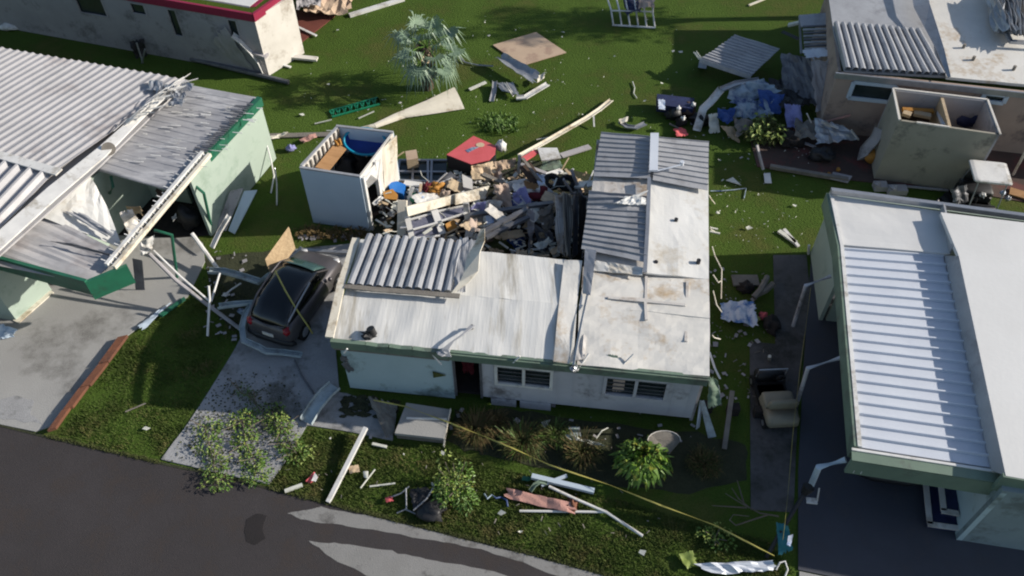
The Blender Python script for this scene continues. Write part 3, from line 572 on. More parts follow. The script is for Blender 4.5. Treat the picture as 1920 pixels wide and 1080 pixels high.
mb = MB(); mb.crumple([P(92, 452, 2.44), P(135, 456, 2.44), P(214, 478, 2.32), P(206, 480, 2.3)], .06, 2, seed=4); part('torn_flashing', mb, 'alu_dark', G, 'dark tear in the carport roof')
g0, g1, g2 = P(-300, 395, 2.45), P(161, 533, 2.25), P(241, 503, 2.2)
mb = MB(); mb.wall(g0 - dn * .1, g1, 1.8, 2.36, .09); part('fascia', mb, 'green_trim', G, 'dark green front fascia')
mb = MB(); mb.wall(g1, g2, 1.62, 2.3, .09); part('fascia', mb, 'green_trim', G, 'dented green corner of the fascia')
TR = thing('roof_beam', 'pair of long white beams joined by struts, leaning across the torn carport opening', 'beam', P(300, 470)); p0, p1 = P(208, 500, 2.35), P(388, 288, 2.52); sd_ = (p1 - p0).cross(Vector((0, 0, 1))).normalized()
for o in (-.14, .1):
    mb = MB(); mb.bar(p0 + sd_ * o, p1 + sd_ * o, .1, .12); part('beam', mb, 'cream' if o > 0 else 'metal_white', TR)
mb = MB()
for i in range(24):
    f = (i + .5) / 24; p = p0.lerp(p1, f); mb.bar(p - sd_ * random.uniform(.2, .42) + Vector((0, 0, random.uniform(0, .08))), p + sd_ * .1, .025, .02)
part('strut', mb, 'metal_white', TR)
for pp, z, m in (([(325, 438), (290, 434)], 1.9, 0), ([(330, 515), (325, 440)], 0, 1)): pass
for pp in ([(290, 432, 1.9), (322, 440, 1.9), (332, 520, .03)], [(362, 345, 2.0), (382, 362, 1.9), (398, 434, .03)], [(208, 330, 2.2), (212, 350, 2.0), (206, 362, 1.5)]):
    mb = MB(); mb.tube([P(*p) for p in pp], .045, 8); part('carport_post', mb, 'green_trim', G)
mb = MB(); mb.poly([P(x, y, .04) for x, y in ((150, 330), (300, 300), (420, 330), (396, 440), (330, 446), (215, 440))], .02); part('floor', mb, 'interior', G)
mb = MB()
for i in range(150):
    u, v = random.random(), random.random(); x = 335 + (u - .5) * 190 + (v - .5) * -150; y = 250 + (u - .5) * 34 + (v - .5) * 130
    if nz(x * .03, y * .06, 2) < -.02: continue
    p = P(x, y, 2.535); mb.bar(p, p + dx * random.uniform(.1, .34) , random.uniform(.015, .035), .012)
part('roof_coating', mb, 'metal_white', G, 'broken white dashes of old coating on the grey side roof')
mb = MB()
for i in range(26):
    f = i / 26; x, y = 478 - 88 * f, 196 + 92 * f; p = P(x - 4, y, 2.55); mb.bar(p, p - dx * random.uniform(.15, .5) + Vector((0, random.uniform(-.04, .04), .01)), random.uniform(.03, .07), .015)
part('torn_edge', mb, 'alu_dark', G, 'dark torn roofing along the green fascia')
DS = thing('satellite_dish', 'small round grey satellite dish on the left house roof', 'satellite dish', P(200, 285, 2.5)); mb = MB(); mb.disc(P(204, 279, 2.95), .03, .05, 20, (.3, -.75, .6), .19); part('dish', mb, 'wood_grey', DS); mb = MB(); mb.tube([P(204, 282, 2.93), P(186, 292, 2.95), P(176, 300, 2.93)], .03); mb.tube([P(204, 282, 2.93), P(196, 290, 2.5)], .025); part('mount_arm', mb, 'pan_grey', DS)
LW = thing('garage_corner', 'mint wall corner with small dark vent and pale corner board at the left edge', 'wall', P(60, 600))
h0, h1_ = P(-300, 560, 0), P(38, 606, 0)
mb = MB(); mb.wall(P(32, 602, 0), P(98, 545, 0), .03, 2.2, .1, (), 1); mb.wall(P(-300, 560, 0), P(32, 602, 0), .03, 2.2, .1, (), 1); part('wall', mb, 'wall_mint', LW)
mb = MB(); mb.bar(P(30, 604, .04), P(96, 546, .04), .22, .05); part('sill_board', mb, 'cream', LW)
mb = MB(); mb.crumple([P(-20, 600, .3), P(34, 618, .3), P(24, 632, .06), P(-20, 640, .06)], .1, 3); part('torn_skirting', mb, 'shed_blue', LW)

# ---------------------------------------------------------------- white house with red trim, top left
R_ = thing('red_trim_house', 'white house with crimson roof edge at the top left of the photo', 'house', P(400, 115))
c0 = P(477, 37, 2.35); lw = P(-300, -95, 2.35); rt = P(548, -5, 2.35)
r0, r1, r2 = P(468, 12, 2.62), P(-300, -118, 2.62), P(545, -50, 2.62)
hs = []
for xl, xr, y0, y1 in ((424, 441, 33, 68), (311, 327, 15, 66), (237, 263, -8, 24), (130, 180, -25, 22)):
    sa, sb = W(xl, y0, c0, lw)[0], W(xr, y0, c0, lw)[0]; zt, zb = W(xl, y0, c0, lw)[1], W(xl + .29 * (y1 - y0), y1, c0, lw)[1]; hs.append((min(sa, sb), max(sa, sb), zb, min(2.2, zt)))
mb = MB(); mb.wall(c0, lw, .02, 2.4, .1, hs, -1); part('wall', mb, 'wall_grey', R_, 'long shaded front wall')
dl = (lw - c0); dl.z = 0; dl.normalize(); ln = Vector((dl.y, -dl.x, 0)) * 1
for i, h in enumerate(hs):
    mb = MB(); V = lambda s, z: Vector((c0.x, c0.y, 0)) + dl * s + Vector((0, 0, z))
    for p, q_ in ((V(h[0], h[2]), V(h[1], h[2])), (V(h[0], h[3]), V(h[1], h[3])), (V(h[0], h[2]), V(h[0], h[3])), (V(h[1], h[2]), V(h[1], h[3]))): mb.bar(p, q_, .06, .05, dn)
    w_ = part('window', mb, 'wall_grey', R_); mb = MB(); mb.wall(V(h[0], 0) + dn * .06, V(h[1], 0) + dn * .06, h[2], h[3], .02, (), -1); part('pane', mb, 'glass', w_)
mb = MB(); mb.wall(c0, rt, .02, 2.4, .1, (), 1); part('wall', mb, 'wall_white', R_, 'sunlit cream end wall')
mb = MB(); mb.poly([r0, r1, P(-300, -400, 2.62), P(560, -260, 2.62), r2], .06); part('roof', mb, 'roof_white', R_)
o_ = P(477, 34, 2.38)
mb = MB(); mb.wall(o_ - dn * .12, P(-300, -98, 2.38) - dn * .12, 2.3, 2.6, .1, (), -1); part('fascia', mb, 'red_trim', R_, 'shaded crimson front fascia')
mb = MB(); mb.wall(o_ - dn * .12 + Vector((.05, 0, 0)), P(556, -20, 2.4), 2.3, 2.6, .1, (), 1); mb.poly([P(468, 13, 2.61), P(478, 12, 2.61), P(556, -50, 2.61), P(545, -50, 2.61)], .02); part('fascia', mb, 'red_trim', R_, 'sunlit crimson end fascia')

# ---------------------------------------------------------------- tan house, top right
E_ = thing('tan_house', 'tan house with stained white roof and grey roof sheets at the top right', 'house', P(1750, 240))
t0, t1 = P(1566, 136, 2.4), P(2500, 235, 2.4)
hh = [W(x, y, t0, t1) for x, y in ((1601, 153), (1668, 191), (1847, 174), (1881, 193))]
hs = [(hh[i][0], hh[i + 1][0], hh[i + 1][1], hh[i][1]) for i in (0, 2)]
mb = MB(); mb.wall(t0 + dx * .1, t1, .02, 2.4, .1, [(h[0] - .1, h[1] - .1, h[2], h[3]) for h in hs]); mb.wall(t0 + dx * .1, P(1540, -20, 2.4) + dx * .2, .02, 2.4, .1, (), -1); part('wall', mb, 'wall_tan', E_)
et = (t1 - t0); et.z = 0; et.normalize(); en = Vector((-et.y, et.x, 0))
for h in hs:
    V = lambda s, z: Vector((t0.x, t0.y, 0)) + et * s - en * .02 + Vector((0, 0, z)); mb = MB()
    for p, q_ in ((V(h[0], h[2]), V(h[1], h[2])), (V(h[0], h[3]), V(h[1], h[3])), (V(h[0], h[2]), V(h[0], h[3])), (V(h[1], h[2]), V(h[1], h[3]))): mb.bar(p, q_, .13, .06, en)
    w_ = part('window', mb, 'shed_blue', E_); mb = MB(); mb.wall(V(h[0], 0) + en * .07, V(h[1], 0) + en * .07, h[2], h[3], .02); part('pane', mb, 'glass', w_)
mb = MB(); mb.poly([P(1546, -60, 2.45), P(1563, 60, 2.45), P(1584, 133, 2.45), P(1778, 143, 2.45), P(1735, -60, 2.45)], .08); part('roof', mb, 'pan_grey', E_, 'flat grey deck')
mb = MB(); mb.grid([P(1775, 144, 2.52), P(2500, 212, 2.52), P(2400, -200, 2.52), P(1725, -60, 2.52)], 30, 20, bumpy(.02, 8, 1), .1); part('roof', mb, 'roof_stained', E_, 'stained white roof')
pans(q(1563, 44, 2.52, 1728, 58, 2.56, 1776, 142, 2.52, 1583, 131, 2.5), 13, .12, 'pan_grey', 'grey folded roof sheets', .03, 7, wavy, parent=E_)
mb = MB(); mb.ribbon([P(1720, -40, 2.9), P(1728, 10, 2.85), P(1745, 50, 2.75), P(1764, 95, 2.7), P(1780, 145, 2.62)], [Vector((.55, 0, .1)), Vector((.5, 0, .12)), Vector((.35, 0, .12)), Vector((.2, 0, .08)), Vector((.08, 0, .05))], .02); part('torn_flashing', mb, 'alu', E_, 'curled grey strip along the joint')
mb = MB()
for i in range(8): mb.crumple([P(1850 + i * 9, -20, 2.7), P(1870 + i * 9, -20, 3.2), P(1895 + i * 6, 55 + i * 2, 3.1), P(1865 + i * 8, 62 + i, 2.7)], .15, 3, 6, 6, seed=i)
part('torn_flashing', mb, 'alu', E_, 'heap of crumpled roof metal at the top right'); mb = MB(); mb.bar(P(1868, 20, 2.75), P(1895, 78, 2.75), .12, .1); mb.bar(P(1893, 78, 2.75), P(1990, 84, 2.75), .12, .1); part('roof_edge', mb, 'alu', E_)
mb = MB(); mb.wall(t0 - en * .1, t1 - en * .1, 2.25, 2.45, .06); part('fascia', mb, 'alu', E_)
for x, y in ((1806, 90), (1824, 113), (1900, 131)): mb = MB(); mb.disc(P(x, y, 2.52), .05, .15); part('vent_pipe', mb, 'wood_grey', E_)
mb = MB(); mb.crumple([P(1712, 152, 2.1), P(1742, 155, 2.1), P(1742, 162, 1.9), P(1716, 161, 1.9)], .03, 4); part('wall_ornament', mb, 'maroon', E_)
# ================================================================ builders for the loose things
def frame_at(loc, yaw, sx=1, sy=1, sz=1):
    c, s_ = math.cos(yaw), math.sin(yaw)
    return lambda x, y, z: Vector((loc.x + (x * sx) * c - (y * sy) * s_, loc.y + (x * sx) * s_ + (y * sy) * c, loc.z + z * sz))
def loft(T, secs, ring):                 # secs: (x, z0, z1, half width); ring: (across -1..1, up 0..1)
    mb = MB(); n = len(ring); vs = []
    for x, z0, z1, w in secs: vs += [T(x, w * a_, z0 + (z1 - z0) * u) for a_, u in ring]
    fs = []
    for i in range(len(secs) - 1): fs += [(i * n + k, i * n + (k + 1) % n, (i + 1) * n + (k + 1) % n, (i + 1) * n + k) for k in range(n)]
    fs += [tuple(range(n - 1, -1, -1)), tuple(range((len(secs) - 1) * n, len(secs) * n))]
    return mb.add(vs, fs)
def tbox(T, a, b): mb = MB(); mb.box(a, b); mb.v = [T(*v) for v in mb.v]; return mb
def car(label, loc, yaw, sx, sy, sz):
    r = thing('car', label, 'car', loc); T = frame_at(loc, yaw, sx, sy, sz); ax = T(0, 1, 0) - T(0, 0, 0)
    ring = [(-.86, 0), (-1, .25), (-1, .6), (-.96, .85), (-.86, 1), (-.4, 1.03), (0, 1.04), (.4, 1.03), (.86, 1), (.96, .85), (1, .6), (1, .25), (.86, 0)]
    part('body', loft(T, [(-2.06, .42, .72, .6), (-2.0, .3, .9, .76), (-1.85, .24, 1.0, .86), (-1.3, .2, 1.02, .9), (-.3, .2, .98, .9), (.7, .2, .98, .9), (1.2, .2, .95, .89), (1.75, .22, .84, .85), (2.0, .28, .7, .74), (2.08, .36, .58, .6)], ring), 'car_paint', r, smooth=True)
    rg = [(-1, 0), (-.97, .35), (-.9, .75), (-.78, .97), (-.4, 1.02), (0, 1.03), (.4, 1.02), (.78, .97), (.9, .75), (.97, .35), (1, 0)]
    part('cabin', loft(T, [(-1.93, .93, .99, .66), (-1.72, .93, 1.2, .72), (-1.35, .93, 1.4, .76), (-.8, .93, 1.5, .78), (0, .93, 1.52, .79), (.45, .93, 1.45, .78), (.85, .93, 1.2, .76), (1.2, .93, .97, .72)], rg), 'car_glass', r, smooth=True)
    g = MB(); g.grid([T(.48, -.58, 1.455), T(.48, .58, 1.455), T(1.12, .64, 1.06), T(1.12, -.64, 1.06)], 6, 4, lambda u, v: .03 + .03 * math.sin(u * 3.14), .01); part('windscreen', g, 'car_screen', r, smooth=True)
    for s_ in (-1, 1):
        g = MB(); g.tube([T(1.15, .72 * s_, 1.0), T(.5, .68 * s_, 1.44), T(-.3, .67 * s_, 1.5), T(-1.2, .66 * s_, 1.43), T(-1.85, .7 * s_, 1.06)], .025); part('roof_rail', g, 'car_paint', r)
        g = MB(); g.blob(T(-1.86, .66 * s_, .86), (.12, .17, .13), 8, 6, .2); part('tail_light', g, 'tail_red', r, smooth=True)
        g = MB(); g.blob(T(1.86, .62 * s_, .72), (.13, .12, .07), 8, 6, .1); part('headlight', g, 'lamp_clear', r, smooth=True)
        g = MB(); g.blob(T(.75, .98 * s_, 1.0), (.07, .07, .06), 8, 6, .1); part('mirror', g, 'car_paint', r, smooth=True)
        for x in (-1.28, 1.3):
            g = MB(); g.disc(T(x, .72 * s_, .31), .31 * sz, .2 * s_ * sy, 20, ax * 1.0); w_ = part('wheel', g, 'rubber', r)
            g = MB(); g.disc(T(x, .925 * s_, .31), .19 * sz, .02 * s_ * sy, 10, ax, .15 * sz); part('rim', g, 'alu', w_)
    part('number_plate', tbox(T, (-2.09, -.2, .52), (-2.06, .2, .66)), 'wall_white', r)
    part('rear_bumper', loft(T, [(-2.14, .28, .44, .55), (-2.05, .24, .48, .84), (-1.9, .22, .46, .92)], ring), 'black', r, smooth=True)
    g = MB(); g.tube([T(-1.9, -.6, 1.02), T(-2.02, 0, 1.0), T(-1.9, .6, 1.02)], .02); part('spoiler', g, 'car_paint', r)
    return r
def cart(name, label, loc, yaw, k, roof=True, body='black', seat='beige_vinyl'):
    r = thing(name, label, 'golf cart', loc); T = frame_at(loc, yaw, k, k, k); ax = T(0, 1, 0) - T(0, 0, 0)
    ring = [(-.9, 0), (-1, .3), (-.97, .8), (-.8, 1), (.8, 1), (.97, .8), (1, .3), (.9, 0)]
    part('chassis', loft(T, [(-1.1, .25, .5, .52), (-.6, .22, .34, .58), (.6, .22, .34, .58), (1.05, .25, .36, .5)], ring), 'rubber', r)
    part('floor', tbox(T, (.0, -.55, .28), (.75, .55, .34)), 'rubber', r)
    part('cowl', loft(T, [(.72, .3, .8, .5), (.9, .3, .78, .52), (1.12, .3, .62, .46), (1.22, .34, .5, .36)], ring), 'black', r, smooth=True)
    part('rear_body', loft(T, [(-1.18, .4, .66, .5), (-1.05, .34, .76, .56), (-.62, .34, .74, .57)], ring), body if body != 'black' else 'black', r, smooth=True)
    part('seat_base', loft(T, [(-.62, .3, .62, .54), (.02, .3, .62, .55), (.08, .3, .6, .5)], ring), body, r)
    part('seat', loft(T, [(-.55, .62, .76, .5), (-.45, .6, .8, .54), (-.02, .6, .8, .54), (.06, .62, .74, .5)], ring), seat, r, smooth=True)
    part('seat_back', loft(T, [(-.72, .84, 1.2, .48), (-.66, .8, 1.24, .52), (-.58, .8, 1.2, .5)], ring), seat, r, smooth=True)
    for x in (-.85, .85):
        for s_ in (-1, 1):
            g = MB(); g.disc(T(x, .42 * s_, .22), .22 * k, .16 * s_ * k, 16, ax); w_ = part('wheel', g, 'rubber', r); g = MB(); g.disc(T(x, .585 * s_, .22), .11 * k, .01 * k * s_, 10, ax); part('rim', g, 'alu', w_)
    g = MB(); g.tube([T(.62, -.22, .55), T(.5, -.22, .9)], .02); g.tube([T(.46, -.22 + .16 * math.cos(t_ * .524), .92 + .16 * math.sin(t_ * .524)) for t_ in range(13)], .015); part('steering_wheel', g, 'black', r)
    if roof:
        for x in (-.75, .85):
            for s_ in (-.5, .5): g = MB(); g.tube([T(x, s_, .5), T(x * .6, s_, 1.72)], .02); part('post', g, 'alu', r)
        part('roof', loft(T, [(-.62, 1.7, 1.77, .62), (-.57, 1.7, 1.8, .68), (.52, 1.7, 1.8, .68), (.57, 1.7, 1.77, .62)], ring), 'metal_white', r)
    else:
        g = MB(); g.tube([T(.8, -.5, .6), T(.74, -.5, 1.08), T(.74, .5, 1.08), T(.8, .5, .6)], .022); part('windscreen_frame', g, 'alu', r)
    return r
def leafs(mb, c, r, n, size, droop=.5, rnd=random, flat=.5, up=0):
    c = Vector(c)
    for i in range(n):
        while True:
            d = Vector((rnd.uniform(-1, 1), rnd.uniform(-1, 1), rnd.uniform(-1, 1)))
            if .05 < d.length < 1: break
        k = .55 + .45 * rnd.random(); d = d.normalized() * k
        p = c + Vector((d.x * r[0], d.y * r[1], abs(d.z) * r[2] if up else d.z * r[2]))
        a_ = Vector((d.x + rnd.uniform(-.6, .6), d.y + rnd.uniform(-.6, .6), rnd.uniform(-droop, .4))).normalized()
        w_ = a_.cross(Vector((rnd.uniform(-.4, .4), rnd.uniform(-.4, .4), 1))).normalized()
        s_ = size * rnd.uniform(.6, 1.3); q_ = p + a_ * s_
        mb.add([p, p + a_ * s_ * .5 + w_ * s_ * .28 + Vector((0, 0, .06 * s_)), q_ - Vector((0, 0, .25 * s_)), p + a_ * s_ * .5 - w_ * s_ * .28 + Vector((0, 0, .06 * s_))], [(0, 1, 2, 3)])
def tuft(mb, c, r, n, h, w_=.02, lean=.8):
    for i in range(n):
        a_ = random.uniform(0, 6.283); q_ = Vector(c) + Vector((math.cos(a_), math.sin(a_), 0)) * r * random.random() * .4
        d = Vector((math.cos(a_), math.sin(a_), 0)); hh = h * random.uniform(.6, 1.15); l = lean * hh * random.uniform(.5, 1.3)
        s_ = Vector((-d.y, d.x, 0)) * w_ * random.uniform(.6, 1.2)
        p1, p2, p3 = q_ + d * l * .3 + Vector((0, 0, hh * .7)), q_ + d * l * .7 + Vector((0, 0, hh * .95)), q_ + d * l * 1.15 + Vector((0, 0, hh * .6))
        mb.add([q_ - s_, q_ + s_, p1 + s_, p1 - s_, p2 + s_ * .8, p2 - s_ * .8, p3], [(0, 1, 2, 3), (3, 2, 4, 5), (5, 4, 6)])

# ================================================================ cars and carts
Rr, Fr = P(506, 634, .35), P(606, 482, .5); d_ = Fr - Rr; yaw = math.atan2(d_.y, d_.x); Lc = math.hypot(d_.x, d_.y)
cc = (Rr + Fr) / 2; cc.z = .04
car('dark grey hatchback with black glass roof under fallen strips on the centre driveway', cc, yaw, Lc / 4.1, .84, .86)
c1 = P(1645, 790, 0); c1.z = .04
car('dark car parked deep in the shade under the carport roof of the right house', c1, math.radians(80), .9, .84, .86)
cart('golf_cart', 'dark golf cart with flat white roof beside the khaki roofless shed', P(1858, 323, 1.45) - Vector((0, 0, 1.45)), math.radians(-99), .82, True, 'black', 'black')
cart('golf_cart', 'roofless golf cart with beige seat and rear, parked on the shaded concrete walkway', P(1447, 758, 0), math.radians(93), .74, False, 'beige_vinyl')

# ================================================================ left shed without a roof
SH = thing('roofless_shed', 'roofless shed with pale blue front wall and studded white inside, by the debris pile', 'shed', P(630, 420))
ZF = 2.25; FL, FR, BL, BR = P(562, 316, ZF), P(675, 333, ZF), P(630, 238, ZF), P(737, 250, ZF)
mb = MB(); mb.wall(FL, FR, .02, ZF, .06); part('wall', mb, 'shed_blue', SH, 'pale blue front wall')
mb = MB(); mb.wall(FL + dx * .0 + dn * .06, BL, .02, ZF, .06, (), -1); part('wall', mb, 'wall_white', SH, 'white left wall')
mb = MB(); mb.wall(BL, BR, .02, ZF, .06, (), 1); part('wall', mb, 'shed_blue', SH, 'grey rear wall')
mb = MB(); LR = (BR - FR).length; mb.wall(FR + dn * .06, BR, .02, ZF, .06, [(.16, .78, .02, 1.95)], 1); part('wall', mb, 'wall_white', SH, 'cream right wall with doorway')
mb = MB(); mb.grid([P(716, 280, 2.2), P(744, 254, 2.3), P(741, 330, .9), P(718, 388, .05)], 6, 10, lambda u, v: .06 * math.sin(v * 3) + .03 * nz(u * 3, v * 3), .03); part('loose_cladding', mb, 'cream', SH)
dlr = (BR - FR).normalized()
def rail(p, q_, w_=.07): mb = MB(); mb.bar(p, q_, w_, .05); return mb
mb = MB(); mb.bar(FL + dn * .03 + Vector((0, 0, .02)), FR + dn * .03 + Vector((0, 0, .02)), .08, .05); mb.bar(BL + dn * .03 + Vector((0, 0, .02)), BR + dn * .03 + Vector((0, 0, .02)), .08, .04); mb.bar(FL + Vector((.03, .1, .02)), BL + Vector((.03, -.05, .02)), .08, .04); part('wall_plate', mb, 'pan_grey', SH)
dl_ = (BL - FL).normalized()
for i in range(9):
    p = FL + dl_ * (.22 + i * (BL - FL).length / 9.3) + dx * .09; mb = MB(); mb.bar(p + Vector((0, 0, -.02)), p + Vector((0, 0, -ZF + .06)), .05, .06, dl_); part('stud', mb, 'wood_grey', SH)
mb = MB(); o_ = dx * .03
for s_, w_ in ((.1, .1), (.84, .12)): mb.bar(FR + dlr * s_ + o_ + Vector((0, 0, -.05)), FR + dlr * s_ + o_ + Vector((0, 0, -ZF + .03)), .1, w_, dlr)
mb.bar(FR + dlr * .08 + o_ + Vector((0, 0, -.22)), FR + dlr * .86 + o_ + Vector((0, 0, -.22)), .08, .1); part('door_frame', mb, 'metal_white', SH)
mb = MB(); mb.poly([P(688, 322, 2.1), P(712, 298, 2.15), P(707, 336, 1.6), P(686, 354, 1.3)], .03, (1, .2, 0)); part('broken_door', mb, 'metal_white', SH)
mb = MB(); mb.poly([FL + Vector((.1, .1, -ZF + .06)), FR + Vector((-.1, .1, -ZF + .06)), BR + Vector((-.1, -.1, -ZF + .06)), BL + Vector((.1, -.1, -ZF + .06))], .05); part('floor', mb, 'interior', SH)
KP = thing('paddling_pool', 'blue plastic paddling pool with turquoise rim, propped in the roofless shed', 'pool', P(686, 268, 1.7)); pc = P(686, 267, 1.85); nx = Vector((-.1, -.62, .85)).normalized(); uu = nx.cross(Vector((0, 0, 1))).normalized() * -1; vv = nx.cross(uu)
mb = MB(); ring_ = lambda r_, h_, N_=28: [pc + uu * math.cos(6.283 * k / N_) * r_ + vv * math.sin(6.283 * k / N_) * r_ * .62 + nx * h_ for k in range(N_)]
a_, b_, c_ = ring_(.66, .12), ring_(.56, -.08), ring_(.64, .10); N_ = 28
mb.add(a_ + b_, [(k, (k + 1) % N_, N_ + (k + 1) % N_, N_ + k) for k in range(N_)] + [tuple(range(N_, 2 * N_))]); part('basin', mb, 'pool_blue', KP, smooth=False)
mb = MB(); mb.tube(ring_(.66, .12) + [ring_(.66, .12)[0]], .04, 6); part('rim', mb, 'pool_rim', KP, smooth=True)
mb = MB(); mb.poly([P(591, 313, 2.0), P(616, 320, 1.9), P(649, 279, 1.85), P(629, 267, 1.95)], .03); one('plywood_board', 'orange brown plywood board lying inside the roofless shed beside the paddling pool', 'board', mb, 'wood')
mb = MB(); mb.crumple([P(626, 264, 2.0), P(638, 260, 2.0), P(642, 272, 1.95), P(632, 274, 1.95)], .08, 6); one('cushion', 'small orange cushion at the far end of the plywood board in the shed', 'cushion', mb, 'orange')
for i, (x, y, z, m, l) in enumerate(((650, 310, .9, 'black', 'black bin bag on the floor of the roofless shed, nearest the front wall'), (680, 300, 1.0, 'interior', 'dark bundle in the middle of the roofless shed'), (706, 288, 1.1, 'navy', 'navy bundle under the paddling pool in the shed'))):
    mb = MB(); mb.blob(P(x, y, z * .5 + .45), (.42, .36, z * .5), 12, 8, .35, i); one('bundle', l, 'bundle', mb, m, smooth=True)
mb = MB(); mb.tube([P(684, 292, 1.5), P(690, 282, 1.6), P(696, 276, 1.7)], .03); mb.blob(P(687, 290, 1.5), .06); one('hose_nozzle', 'pale tool handle sticking out of the dark clutter in the shed', 'tool', mb, 'scrap')
mb = MB()
for i in range(90):
    x = random.uniform(560, 690); y = 438 + (x - 560) * .06 + random.uniform(-10, 10)
    tuft(mb, P(x, y, 0), .1, 5, .22, .012)
one('dry_weeds', 'dry tan weeds and litter along the foot of the blue shed wall', 'weeds', mb, 'leaf_dry', kind='stuff')

# ================================================================ khaki shed, right
K = thing('roofless_shed', 'khaki roofless shed split in two bays, in front of the tan house', 'shed', P(1740, 340))
q0, q1, q2, q3 = P(1686, 226, 2.4), P(1875, 253, 2.4), P(1851, 188, 2.4), P(1674, 167, 2.4)
kd = (q1 - q0).normalized()
for p, r_, t_, l in ((q0, q1, 1, 'front wall'), (q1, q2, 1, 'right wall'), (q2, q3, 1, 'rear wall'), (q3, q0, 1, 'left wall')): mb = MB(); mb.wall(p, r_, .02, 2.4, .07, (), t_); part('wall', mb, 'wall_khaki' if l in ('front wall', 'left wall') else 'wall_grey', K, l)
mb = MB(); mb.wall(P(1764, 178, 2.4), P(1780, 238, 2.4), .02, 2.36, .09); part('partition', mb, 'wood_pale', K)
mb = MB()
for p, r_ in ((q1, q2), (q2, q3), (q3, q0)): mb.bar(p + Vector((0, 0, .02)), r_ + Vector((0, 0, .02)), .06, .05)
mb.bar(q0 + kd * .5 + Vector((0, 0, .02)), q0 + kd * 1.45 + Vector((0, 0, .02)), .06, .05); part('wall_plate', mb, 'wall_white', K)
mb = MB(); mb.poly([v + (P(1770, 210, 2.4) - v) * .05 + Vector((0, 0, -2.34)) for v in (q0, q1, q2, q3)], .05); part('floor', mb, 'interior', K)
for i, (x0, y0, x1, y1, w_, m, l) in enumerate(((1693, 211, 1708, 216, .22, 'wood_pale', 'short pale timber block in the left bay of the khaki shed'), (1713, 212, 1745, 218, .2, 'wood_pale', 'long pale timber in the left bay of the khaki shed'), (1692, 206, 1750, 209, .16, 'orange', 'orange brown timber behind the pale ones in the khaki shed'), (1762, 210, 1772, 236, .18, 'pan_white', 'white post leaning against the partition of the khaki shed'))):
    mb = MB(); mb.bar(P(x0, y0, 1.95), P(x1, y1, 1.95 if i < 3 else 2.2), w_, .1); one('timber', l, 'timber', mb, m)
mb = MB(); mb.blob(P(1825, 218, 1.6), (.55, .35, .4), 12, 8, .3, 4); one('bag', 'large navy bag filling the right bay of the khaki shed', 'bag', mb, 'navy', smooth=True)
mb = MB(); mb.disc(P(1790, 216, 1.6), .15, .35, 16); one('bucket', 'pale grey bucket beside the navy bag in the khaki shed', 'bucket', mb, 'alu', smooth=False)
mb = MB(); mb.blob(P(1718, 218, 1.4), (.6, .35, .3), 12, 8, .4, 5); one('bundle', 'dark brown clutter heaped in the left bay of the khaki shed', 'bundle', mb, 'wood_dark')

# ================================================================ palm tree and plants
def palm(label, base, h, n, L_, leafmat, nl=17):
    r = thing('palm_tree', label, 'palm tree', base)
    mb = MB(); top = base + Vector((.05, .05, h)); mb.tube([base, base + Vector((0, 0, h * .5)), top], .2, 12, .85)
    for i in range(46):
        a_ = random.uniform(0, 6.283); z = random.uniform(.15, 1) * h; p = base + Vector((math.cos(a_) * .17, math.sin(a_) * .17, z)); mb.bar(p, p + Vector((math.cos(a_) * .16, math.sin(a_) * .16, .16)), .07, .03)
    part('trunk', mb, 'bark', r); mb = MB()
    pt = MB()
    for i in range(n):
        a_ = i * 2.39996 + random.uniform(-.2, .2); el = math.radians(75 - 125 * (i / n) ** .8); d = Vector((math.cos(a_) * math.cos(el), math.sin(a_) * math.cos(el), math.sin(el)))
        pl = L_ * random.uniform(.45, .6); p1 = top + d * pl * .6; tip = top + d * pl + Vector((0, 0, -.12 * pl))
        pt.tube([top, p1, tip], .018, 5)
        side = d.cross(Vector((0, 0, 1))).normalized(); upv = side.cross(d).normalized()
        for k in range(nl):
            t_ = (k / (nl - 1) - .5) * math.radians(230); f = d * math.cos(t_) + side * math.sin(t_); l = L_ * random.uniform(.38, .58) * (1 - .3 * abs(t_) / 2)
            w_ = f.cross(upv).normalized() * .028; drop = random.uniform(.2, .95) * l
            m_ = tip + f * l * .55 + upv * .04; e_ = tip + f * l * .95 + Vector((0, 0, -drop))
            mb.add([tip - w_ * .5, tip + w_ * .5, m_ + w_, m_ - w_, e_], [(0, 1, 2, 3), (3, 2, 4)])
    part('frond_stem', pt, 'leaf', r); part('crown', mb, leafmat, r)
    fr = MB()
    for i in range(10): fr.blob(top + Vector((random.uniform(-.2, .2), random.uniform(-.35, -.1), random.uniform(-.55, -.1))), random.uniform(.04, .09), 6, 4, .4, i)
    part('dead_boot', fr, 'peach', r)
    return r
palm('short silvery green fan palm standing alone on the back lawn', P(803, 165), 1.7, 24, 1.55, 'palm_leaf', 17)
def shrub(name, label, cat, c, r_, n, size, mats, stems=8, up=1):
    r = thing(name, label, cat, Vector((c.x, c.y, 0))); st = MB()
    for i in range(stems):
        a_ = random.uniform(0, 6.28); k = random.uniform(.4, .9); st.tube([Vector((c.x, c.y, 0)), Vector((c.x + math.cos(a_) * r_[0] * k * .6, c.y + math.sin(a_) * r_[1] * k * .6, r_[2] * .6)), Vector((c.x + math.cos(a_) * r_[0] * k, c.y + math.sin(a_) * r_[1] * k, r_[2] * .95))], .018, 5, .4)
    part('stem', st, 'twig', r)
    for m, f in mats:
        mb = MB(); clumps = [Vector((c.x + random.uniform(-.6, .6) * r_[0], c.y + random.uniform(-.6, .6) * r_[1], c.z + random.uniform(.25, .7) * r_[2])) for _ in range(7)]
        for q_ in clumps: leafs(mb, q_, (r_[0] * .45, r_[1] * .45, r_[2] * .4), int(n * f / 7), size)
        part('foliage', mb, m, r)
    return r
